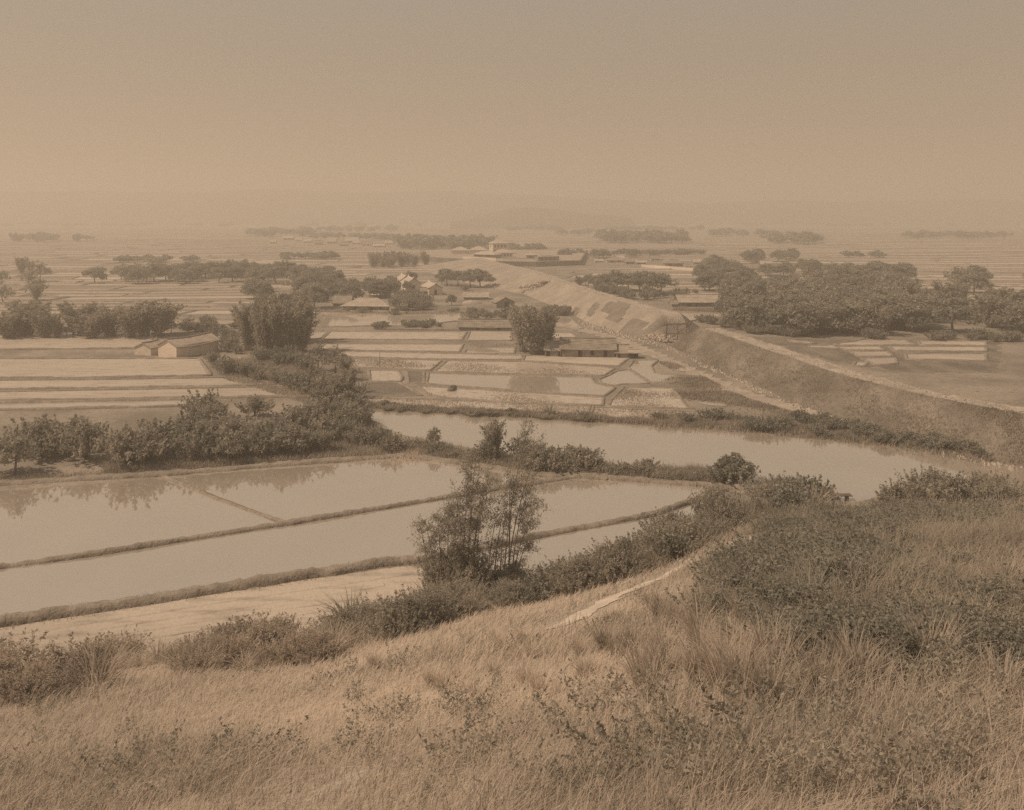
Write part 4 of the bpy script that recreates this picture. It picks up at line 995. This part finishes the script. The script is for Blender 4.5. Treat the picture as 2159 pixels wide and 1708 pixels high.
mass(['shrub'], 14, [(1352, 534), (1480, 532), (1480, 537), (1352, 539)], 3, 4.5, 'bush in the far hedgerow beyond the village', 'far hedgerow', 2.0)
fl, fg = 'hazy tree in the belts across the far plain', 'far tree belts'
for kinds, poly, n, h0, h1 in ((['farbamboo', 'fartree'], [(845, 517), (1028, 517), (1030, 526), (845, 526)], 40, 10, 14), (['fartree'], [(650, 500), (845, 502), (845, 508), (650, 505)], 26, 7, 10), (['fartree', 'farbamboo'], [(527, 494), (650, 494), (660, 500), (520, 500)], 14, 12, 15),
                        (['fartree'], [(602, 543), (717, 543), (717, 549), (602, 549)], 14, 4.5, 6.5), (['fartree', 'farbamboo'], [(1270, 506), (1465, 506), (1465, 513), (1270, 513)], 26, 12, 16), (['fartree'], [(1625, 508), (1725, 508), (1725, 515), (1625, 515)], 12, 11, 15),
                        (['fartree'], [(1075, 526), (1136, 526), (1140, 531), (1075, 531)], 8, 6, 8), (['fartree'], [(1056, 485), (1180, 485), (1180, 489), (1056, 489)], 12, 10, 14), (['fartree'], [(1180, 493), (1270, 493), (1270, 498), (1180, 498)], 8, 9, 12),
                        (['fartree'], [(250, 548), (420, 550), (420, 554), (250, 554)], 16, 4, 6), (['fartree'], [(1480, 495), (1640, 495), (1640, 500), (1480, 500)], 10, 10, 13), (['fartree'], [(735, 475), (765, 475), (765, 479), (735, 479)], 3, 14, 18),
                        (['fartree'], [(1780, 539), (1860, 540), (1860, 544), (1780, 544)], 8, 4, 6), (['fartree', 'farbamboo'], [(20, 505), (190, 503), (190, 510), (20, 512)], 16, 7, 12), (['fartree'], [(1900, 500), (2120, 498), (2120, 504), (1900, 506)], 16, 8, 12), (['fartree', 'farbamboo'], [(660, 486), (840, 484), (840, 489), (660, 491)], 16, 9, 13), (['fartree'], [(1280, 484), (1500, 486), (1500, 489), (1280, 488)], 14, 9, 13)):
    mass(kinds, n, poly, h0, h1, fl, fg, 1.7)
growth('far_wood', ['fartree'], 90, [(-400, 474), (500, 472), (1300, 474), (2500, 470), (2500, 478), (-400, 480)], 8, 13, 2.6, 'leaf')
# foreground: bushes on and below the hillside
edge = [(1180, 1252), (1230, 1238), (1290, 1222), (1345, 1203), (1400, 1180), (1450, 1158), (1500, 1130), (1550, 1108), (1600, 1090), (1640, 1085)]
for q in range(44):
    f = q / 43 * 8.99; i = int(f); a, b = edge[i], edge[i + 1]; f -= i
    x = a[0] + (b[0] - a[0]) * f + rnd.uniform(-8, 8); y = a[1] + (b[1] - a[1]) * f + rnd.uniform(-3, 14)
    put(rnd.choice(['nearshrub', 'nearshrub', 'reed', 'shrub']), x, y, rnd.uniform(1.5, 2.4) - .3 * (q > 30), 'bushy growth along the hillside path, %s counting from the lower left' % ORD[q], 'growth above the path edge')
put('nearshrub', 1412, 1168, 3.5, 'taller bush standing out left of the highest one beside the path', wide=.7); put('nearshrub', 1515, 1122, 3.8, 'tallest bush at the water beyond the upper end of the path', wide=.6)
mass(['nearshrub', 'shrub', 'reed'], 16, [(1600, 1060), (1725, 1056), (1735, 1080), (1620, 1092)], 2.2, 3.2, 'dark leafy bush beside the canal outlet', 'bushes beside the canal outlet', 1.1)
mass(['nearshrub', 'paleshrub', 'loose'], 12, [(1815, 1062), (1960, 1058), (2300, 1075), (1830, 1085)], 2.0, 3.5, 'hazy bush at the right edge of the canal', 'bushes at the right edge', 1.0)
mass(['nearshrub', 'reed', 'nearshrub', 'shrub'], 34, [(690, 1345), (850, 1300), (1000, 1275), (1140, 1255), (1150, 1270), (1000, 1305), (850, 1345), (700, 1375)], 1.1, 2.2, 'tangled bush at the foot of the hill', 'bushes at the hill foot', 1.0)
growth('hill_foot_reeds', ['reed', 'nearshrub'], 32, [(217, 1412), (420, 1385), (700, 1350), (720, 1385), (450, 1425), (217, 1440)], 1.2, 2.2, 1.1, 'reed')
growth('corner_reeds', ['reed', 'nearshrub'], 14, [(-160, 1425), (217, 1415), (217, 1480), (-160, 1500)], 1.4, 2.6, 1.1, 'reed')
put('pandan', 742, 1335, 3.6, 'tall spiky plant standing over the mud field', wide=.9); put('pandan', 905, 1283, 2.6, 'low spiky plant left of the foreground bamboo', wide=1.1); put('pandan', 868, 1292, 2.2, 'smaller spiky plant beside the low one')
put('pandan', 722, 1340, 2.6, 'spiky plant left of the tall one over the mud field'); put('pandan', 768, 1335, 2.6, 'spiky plant right of the tall one over the mud field')
# foreground bamboo: every culm a part
def fore_bamboo(label, culms, seed):
    r = np.random.RandomState(seed)
    p0 = G(culms[0][0], culms[0][1]); root = empty('foreground_bamboo', p0); tag(root, label, 'bamboo', 'foreground bamboo')
    for (bx, by, tx, ty, f0, dens) in culms:
        b = G(bx, by); D = b[1] + r.randn() * .5
        t = (bx - CX) / FPX; b = np.array((t * D, D, b[2] - .2)) - p0
        top = np.array(((tx - CX) * D / FPX, D + r.randn() * .8, EYE - (ty - HOR) * D / FPX)) - p0
        pts = []
        for f in np.linspace(0, 1, 9):
            q = b + (top - b) * f; q = q + np.array(((top - b)[0] * (f ** 2 - f) * .8, 0, 0)); pts.append(q)
        mb = MB(); mb.tube(pts, [.06 - .045 * f for f in np.linspace(0, 1, 9)], 5)
        cu = mb.build('culm', M['wood'], root, True)
        n = int(1000 * dens); k = int(26 * dens) + 4
        nt_ = 2 + int(dens > 1); tc_ = f0 + (1 - f0) * (np.arange(nt_) + .35 + .5 * r.rand(nt_)) / nt_
        fk = np.clip(tc_[r.randint(0, nt_, k)] + r.randn(k) * .055, f0 * .8, 1)
        stray = r.rand(k) < .22; fk[stray] = f0 * .6 + (1 - f0 * .6) * r.rand(stray.sum())
        P = np.array([[np.interp(x, np.linspace(0, 1, 9), [p[j] for p in pts]) for j in range(3)] for x in fk])
        dr = norm(r.randn(k, 3) * (1, 1, .35) + (0, 0, .15)); ln = (.6 + 1.3 * r.rand(k)) * (1.25 - .55 * fk)
        br = MB()
        for i in range(k): br.tube([P[i], P[i] + dr[i] * ln[i] * .6 + (0, 0, .1), P[i] + dr[i] * ln[i] + (0, 0, -.1)], [.012, .008, .004], 3)
        tag(br.build('twigs', M['wood'], cu), kind='stuff')
        who = r.randint(0, k, n); q = r.rand(n)[:, None]
        C = P[who] + dr[who] * ln[who][:, None] * (.25 + .85 * q) + r.randn(n, 3) * .16 + np.array((0, 0, -.12)) * q
        me = quadmesh('leaf_spray', leaf_quads(C, .065, 3.4, 0, r, .9), np.clip(.4 * r.rand(k)[who] + .5 * r.rand(n), 0, 1)); me.materials.append(M['leaf2'])
        tag(link('leaf_spray', me, None, cu), kind='stuff')
cA = crop(1600, 1650, 700 * 2159 / 1494.)
def cul(l): return [(*cA(a, b), *cA(c, d), f, q) for a, b, c, d, f, q in l]
fore_bamboo('left group of tall thin bamboo stems rising in front of the flooded paddies',
            cul([(540, 1560, 590, 390, .62, 1.3), (575, 1560, 650, 360, .64, 1.2), (520, 1560, 600, 620, .5, .9), (610, 1550, 735, 440, .6, 1.2), (400, 1540, 410, 820, .62, 1.2), (455, 1540, 490, 790, .62, 1.2),
                 (350, 1540, 320, 850, .35, 1.1), (640, 1540, 700, 780, .3, 1.0), (600, 1550, 760, 560, .5, .9), (250, 1480, 165, 940, .4, .7), (300, 1520, 220, 930, .4, .9), (570, 1560, 480, 600, .6, .5), (480, 1560, 540, 900, .2, 1.2), (560, 1560, 620, 950, .2, 1.2)]), 7)
fore_bamboo('right group of slanting thin bamboo stems with the tallest tip over the canal',
            cul([(885, 1470, 1115, 95, .62, 1.3), (915, 1470, 1200, 220, .72, .7), (925, 1470, 970, 580, .62, 1.0), (950, 1480, 1120, 600, .6, 1.3), (960, 1480, 1190, 690, .6, 1.3), (735, 1560, 850, 800, .4, .7),
                 (800, 1530, 900, 760, .4, .7), (930, 1480, 940, 540, .6, .8), (980, 1480, 1120, 1050, .2, 1.0), (850, 1500, 900, 900, .4, .6)]), 8)
mass(['nearshrub', 'nearshrub', 'bamboo'], 10, [cA(290, 1600), cA(330, 1520), cA(600, 1520), cA(650, 1580), cA(520, 1640)], 2.0, 3.9, 'leafy bush at the foot of the left bamboo group', 'bushes under the left bamboo', .75)
mass(['nearshrub'], 4, [cA(850, 1520), cA(1050, 1520), cA(1050, 1560), cA(850, 1560)], 1.4, 2.2, 'leafy bush at the foot of the right bamboo group', 'bushes under the right bamboo', .9)

# ----------------------------------------------------------------- ground cover (stuff)
def strip_blades(name, line, n, spread, h, w, mat, arch=.6, hill=False):
    pts = np.array([G(x, y, 1e-9)[:2] for x, y in line]); s = np.concatenate([[0], np.cumsum(np.linalg.norm(np.diff(pts, axis=0), axis=1))])
    q = rs.rand(n) * s[-1]
    P = np.stack([np.interp(q, s, pts[:, i]) for i in (0, 1)], -1)
    T = np.array([np.interp(q, s, np.gradient(pts[:, i], s + np.arange(len(s)) * 1e-6)) for i in (0, 1)]).T
    Nn = norm(np.stack([-T[:, 1], T[:, 0]], -1)); P = P + Nn * (rs.randn(n) * spread)[:, None]
    cl = .55 + .45 * np.sin(q * .9) * np.sin(q * .23 + 1)
    V, tn = blades(np.concatenate([P, np.full((n, 1), 0.0)], -1), h * (.45 + .7 * rs.rand(n)) * (.6 + .6 * cl), np.full(n, w), arch, rs, 2)
    return tag(link(name, quadmesh(name, V, tn), mat), kind='stuff')
strip_blades('bund_grass', [(-300, 1362), (217, 1283), (450, 1246), (700, 1208), (800, 1190), (880, 1182)], 9000, .45, .45, .03, M['darkgrass'])
strip_blades('bund_grass', [(880, 1182), (990, 1162), (1135, 1131), (1385, 1084), (1450, 1060), (1530, 1032)], 3500, .3, .22, .03, M['darkgrass'])
strip_blades('bund_grass', [(-300, 1240), (217, 1167), (510, 1120), (700, 1090), (950, 1048), (1210, 1007)], 3500, .3, .2, .035, M['darkgrass'])
strip_blades('bank_grass', [(-300, 1030), (217, 1002), (350, 995), (600, 975), (850, 958)], 5000, .8, .6, .05, M['darkgrass'])
strip_blades('bank_grass', [(850, 940), (960, 962), (1150, 990), (1350, 1000), (1530, 1012), (1560, 1016)], 16000, 1.3, 1.0, .05, M['darkgrass'])
strip_blades('bank_grass', [(750, 856), (900, 865), (1000, 870), (1100, 876), (1300, 887), (1500, 898)], 15000, .75, .95, .06, M['darkgrass'])
strip_blades('bank_grass', [(1380, 890), (1500, 894), (1700, 908), (1925, 935), (2100, 965)], 22000, 1.9, .9, .06, M['darkgrass'])
strip_blades('bank_grass', [(760, 945), (820, 955), (900, 960)], 3000, 1.6, .8, .05, M['grass'])
strip_blades('pond_margin', [(640, 656), (700, 658), (840, 662), (960, 660), (1080, 668)], 5000, 1.4, .9, .10, M['darkgrass'])
strip_blades('field_margin', [(790, 695), (940, 697), (966, 697)], 1200, .4, .5, .08, M['darkgrass'])
strip_blades('slope_grass', [(1425, 652), (1480, 655), (1535, 655)], 4000, 1.8, 1.0, .10, M['darkgrass'])
nn = 26000; qs = rs.rand(nn) * (len(nb) - 1.001); ii = qs.astype(int); fr = (qs - ii)[:, None]; NB = np.array(nb); NC = np.array(nc); ff = rs.rand(nn)[:, None] ** .9
b_ = NB[ii] * (1 - fr) + NB[ii + 1] * fr; c_ = NC[ii] * (1 - fr) + NC[ii + 1] * fr; xy = b_ + (c_ - b_) * ff
keep_ = np.sin(xy[:, 0] * .8 + 2 * np.sin(xy[:, 1] * .2)) + rs.randn(nn) * .8 > -.2
V, tn = blades(np.concatenate([xy, 5.0 * ff], -1)[keep_], .18 + .35 * rs.rand(keep_.sum()), np.full(keep_.sum(), .05), .6, rs, 2)
tag(link('slope_grass', quadmesh('slope_grass', V, tn), M['darkgrass']), kind='stuff')
# rough ground between the fields and the track
def scatter_poly(name, poly, n, h, w, mat, arch=.6, thr=None, on=None):
    W_ = [tuple(G(x, y, 1e-9)[:2]) for x, y in poly]
    x0, x1 = min(p[0] for p in W_), max(p[0] for p in W_); y0, y1 = min(p[1] for p in W_), max(p[1] for p in W_)
    P = np.stack([rs.uniform(x0, x1, n * 4), rs.uniform(y0, y1, n * 4)], -1)
    c = np.zeros(len(P), bool); k = len(W_); j = k - 1
    for i in range(k):
        xi, yi = W_[i]; xj, yj = W_[j]
        c ^= ((yi > P[:, 1]) != (yj > P[:, 1])) & (P[:, 0] < (xj - xi) * (P[:, 1] - yi) / (yj - yi + 1e-12) + xi); j = i
    P = P[c]
    v = np.sin(P[:, 0] * .35 + 2 * np.sin(P[:, 1] * .13)) + np.sin(P[:, 1] * .4 + P[:, 0] * .12) + .6 * rs.randn(len(P))
    P = P[v > (thr if thr is not None else -9)][:n]
    V, tn = blades(np.concatenate([P, np.zeros((len(P), 1))], -1), h * (.4 + .8 * rs.rand(len(P))), np.full(len(P), w), arch, rs, 2)
    return tag(link(name, quadmesh(name, V, tn), mat), kind='stuff')
scatter_poly('rough_grass', f5([(200, 600), (400, 540), (240, 450), (330, 440), (900, 720), (1400, 860), (1900, 1000), (1300, 960), (700, 880), (460, 780), (350, 640)]), 24000, .5, .07, M['darkgrass'], thr=.1)
for i in (7, 8, 13, 15, 16, 14): scatter_poly('rice_stubble', MF[i][0], 2600, .28, .09, M['darkgrass'], thr=.2)
scatter_poly('bank_cover', [(436, 762), (640, 752), (755, 850), (850, 960), (700, 950), (640, 850), (470, 800)], 16000, .9, .06, M['darkgrass'])
scatter_poly('bank_cover', [(217, 985), (330, 940), (690, 925), (860, 955), (850, 960), (600, 975), (217, 1000)], 16000, .9, .05, M['darkgrass'])

# hillside grass: short sward and long arching blades, in patches of dry and green
n = 260000
D_ = 9 + (105 - 9) * rs.rand(n) ** 1.25; tt = rs.uniform(-.66, .66, n); Px = tt * D_
zz = hill_z(Px, D_)
keep = (zz > .02)
Px, D_, zz, tt = Px[keep], D_[keep], zz[keep], tt[keep]
sxp = CX + tt * FPX; syp = HOR + (EYE - zz) * FPX / D_
PW = np.array([G(*p)[:2] for p in PATH])
def dist_line(x, y, L_):
    d = np.full(len(x), 1e9)
    for a, b in zip(L_[:-1], L_[1:]):
        ab = b - a; t = np.clip(((x - a[0]) * ab[0] + (y - a[1]) * ab[1]) / (ab @ ab), 0, 1)
        d = np.minimum(d, np.hypot(x - a[0] - t * ab[0], y - a[1] - t * ab[1]))
    return d
dp_ = dist_line(Px, D_, PW)
patch = np.sin(Px * .33 + 1.7 * np.sin(D_ * .21)) + np.sin(D_ * .37 + Px * .15 + 2)
right = np.clip((Px / D_ - .12) / .2, 0, 1) * np.clip((D_ - 17) / 14, 0, 1)      # greener, bushier ground up the spur
g = rs.rand(len(Px)) + .22 * patch
dry = g < (.80 - .75 * right)
hgt = (.22 + .45 * rs.rand(len(Px)) ** 2) * (1 + .5 * (patch > .8)) * (1 + .9 * right * (~dry))
bare = np.sin(Px * .9 + 2 * np.sin(D_ * .5)) * np.sin(D_ * .7 + Px * .3) > .88
ok = (dp_ > .45 + .7 * rs.rand(len(Px))) & ~(bare & (rs.rand(len(Px)) < .8))
hgt = hgt * np.clip((dp_ - .2) / 3.0, .2, 1)
for nm, selm, mt in (('dry_grass', ok & dry, M['grass']), ('green_grass', ok & ~dry, M['darkgrass'])):
    b = np.stack([Px[selm], D_[selm], zz[selm] - .03], -1)
    wv = np.clip(.0009 * D_[selm] ** .9, .008, .05)
    wind = rs.randn(len(b)) * .9 + .2
    V, tn = blades(b, hgt[selm], wv, .9, rs, 2, wind)
    tag(link(nm, quadmesh(nm, V, tn), mt), kind='stuff')
growth('hillside_long_grass', ['reed'], 69, [(1300, 1300), (1560, 1240), (1925, 1150), (2159, 1200), (2159, 1480), (1500, 1500), (1200, 1420)], .8, 1.3, .8, 'reed')
growth('hillside_scrub', ['scrub', 'scrub', 'scrub', 'reed'], 150, [(1500, 1190), (1610, 1130), (1700, 1085), (1850, 1090), (1920, 1150), (1880, 1240), (1700, 1290), (1520, 1250)], .7, 1.5, 1.2, 'leaf')
growth('hillside_brush', ['scrub'], 100, [(1610, 1130), (1640, 1100), (1740, 1092), (1925, 1088), (2159, 1090), (2159, 1120), (1900, 1125), (1700, 1120)], .8, 1.5, 1.2, 'leaf')
growth('hillside_tufts', ['reed'], 18, [(760, 1400), (1250, 1330), (1400, 1420), (1000, 1500)], .6, 1.0, .8, 'grass')

growth('weeds', ['weed'], 120, [(-100, 1500), (700, 1410), (1250, 1310), (1500, 1230), (1925, 1130), (2159, 1130), (2200, 1700), (-100, 1700)], .35, .9, 1.2, 'leaf2')
growth('weeds', ['scrub'], 80, [(1450, 1260), (1925, 1130), (2159, 1160), (2159, 1450), (1500, 1420)], .5, 1.1, 1.2, 'leaf')
# ----------------------------------------------------------------- rubble, poles, planks
def rubble(name, lines, n, spread, size):
    m = MB(); r = np.random.RandomState(9)
    for k in range(n):
        ln = lines[k % len(lines)]; i = r.randint(0, len(ln) - 1); a = np.array(ln[i]); b = np.array(ln[i + 1]); p = a + (b - a) * r.rand()
        p = p + r.randn(3) * (spread, spread, 0) if len(p) == 3 else np.array((*(p + r.randn(2) * spread), 0))
        s = size * (.4 + r.rand()); v = []
        for q in ((1, 0, 0), (0, 1, 0), (-1, 0, 0), (0, -1, 0), (0, 0, 1), (0, 0, -.6)):
            v.append(p + np.array(q) * s * (.6 + .6 * r.rand(3)) + r.randn(3) * s * .12)
        m.add(v, [(0, 1, 4), (1, 2, 4), (2, 3, 4), (3, 0, 4), (1, 0, 5), (2, 1, 5), (3, 2, 5), (0, 3, 5)])
    o = m.build(name, M['stone']); tag(o, kind='stuff')
rubble('rubble', [[(p[0] - .9, p[1] - .4, 0) for p in nb], [(p[0] - 1.0, p[1] - .6, 0) for p in nb]], 700, .5, .28)
rubble('rubble', [[(36, 212, 0), (30, 224, 0), (25, 240, 0), (20.5, 256, 0)], [(39, 214, .5), (38, 219, .5), (36, 223, 1)], [(3, 348, 2), (10, 342, 4), (14, 340, 5.6)]], 800, 1.2, .38)
rubble('rubble', [[(p[0] + 2.4, p[1] + .3, 4.9) for p in nc]], 260, 1.0, .17)
root = empty('trestle', (41, 215, 0)); tag(root, 'rough timber trestle standing in the gap of the embankment', 'trestle')
for i, (a, b) in enumerate((((-3, 0, 0), (-2.6, 0, 4.4)), ((0, 0, 0), (0, 0, 4.8)), ((3, 0, 0), (2.8, 0, 4.6)), ((-2.4, 2, 0), (-2.2, 2, 4.4)), ((2.8, 2, 0), (2.6, 2, 4.6)))):
    m = MB(); m.tube([a, b], [.12, .10], 6); m.build('post', M['wood'], root)
for a, b in (((-3.4, 0, 4.3), (3.6, 0, 4.6)), ((-3, .1, .4), (2.8, .1, 4.2)), ((-3, .1, 2.2), (3.2, .1, 2.4)), ((-2.6, 2, 4.3), (3.0, 2, 4.5))):
    m = MB(); m.tube([a, b], [.09, .09], 5); m.build('brace', M['wood'], root)
def pole(px, py, h, label, mat='palebark', lean=0.0, r=.07):
    p = G(px, py, 1e-9); m = MB(); m.tube([(p[0], p[1], -.2), (p[0] + lean, p[1], h)], [r, r * .6], 5)
    o = m.build('pole', M[mat]); tag(o, label, 'pole')
pole(*c4(35, 492), 3.4, 'thin dark pole standing in the stubble field left of the paddies', 'wood')
pole(*c3(1870, 700), 4.6, 'pale leaning pole beside the dark soil plot', lean=.5)
pole(*c3(1563, 108), 2.6, 'pale post at the left end of the pond')
for k, (x, y, h) in enumerate(((738, 335, 1.7), (773, 336, 1.7), (873, 335, 1.3), (1024 - 90, 336, 1.2))):
    pole(*c4(x, y), h, 'pale fence post by the small pond below the low shed, number %s from the left' % ('one', 'two', 'three', 'four')[k])
pole(*crop(2100, 1250, 600)(290, 610), 4.5, 'pale pole at the left corner of the shed row')
br = empty('plank_bridge', G(1775, 1060, 1e-9) + np.array((-.5, .4, 0))); tag(br, 'short plank footbridge across the canal outlet', 'bridge')
for k in range(3):
    m = MB(); m.box(-1.9, k * .32, .55, 1.9, k * .32 + .28, .62); m.build('plank', M['wood'], br)
for x in (-1.3, 1.3):
    m = MB(); m.box(x, 0, -.2, x + .14, .92, .547); m.build('trestle_leg', M['wood'], br)
# heap of straw
m = MB(); p = G(995, 640, 1e-9)
V = []
for i in range(9):
    for j in range(5):
        a = i / 8 * math.pi; q = j / 4
        V.append((p[0] + 3.4 * (i - 4) / 4 * (1 - .3 * q), p[1] + 1.6 * (1 - q) * (-1) ** 0 - 1.6 * 0, 1.1 * math.sin(a) ** .6 * math.sin(q * math.pi / 2 + .01)))
P = np.array([[(p[0] + 3.6 * math.cos(a) * math.cos(q), p[1] + 1.9 * math.sin(a) * math.cos(q), 1.2 * math.sin(q) - .05) for q in np.linspace(0, math.pi / 2, 7)] for a in np.linspace(0, 2 * math.pi, 17)])
P[:-1] += rs.randn(16, 7, 3) * .06; P[-1] = P[0]
tag(link('straw_heap', gridmesh('straw_heap', P), M['palethatch']), 'low pale heap of straw in front of the thatched shed', 'heap')
for (x, y, lab) in ((545, 656, 'dark crouching buffalo like mound, the left of two in the stubble'), (562, 648, 'dark mound of cut straw, the right of two in the stubble')):
    p = G(*c4(x, y), 1e-9)
    P = np.array([[(p[0] + .75 * math.cos(a) * math.cos(q), p[1] + .5 * math.sin(a) * math.cos(q), .95 * math.sin(q) - .05) for q in np.linspace(0, math.pi / 2, 6)] for a in np.linspace(0, 2 * math.pi, 11)])
    P[:-1] += rs.randn(10, 6, 3) * .07; P[-1] = P[0]
    tag(link('straw_mound', gridmesh('straw_mound', P), M['darkmud']), 'small dark mound of cut straw, the %s of two in the stubble field' % ('left' if x < 550 else 'right'), 'heap')

# ----------------------------------------------------------------- haze
hm, t = new_mat('haze_air')
pv = t.nodes.new('ShaderNodeVolumePrincipled')
pv.inputs['Color'].default_value = (.80, .755, .705, 1)
pv.inputs['Density'].default_value = .00100
pv.inputs['Anisotropy'].default_value = .15
t.links.new(pv.outputs[0], t.nodes.new('ShaderNodeOutputMaterial').inputs['Volume'])
mb = MB(); mb.box(-8500, -290, -1.6, 8500, 9000, 160)
o = mb.build('haze', hm); tag(o, kind='stuff')
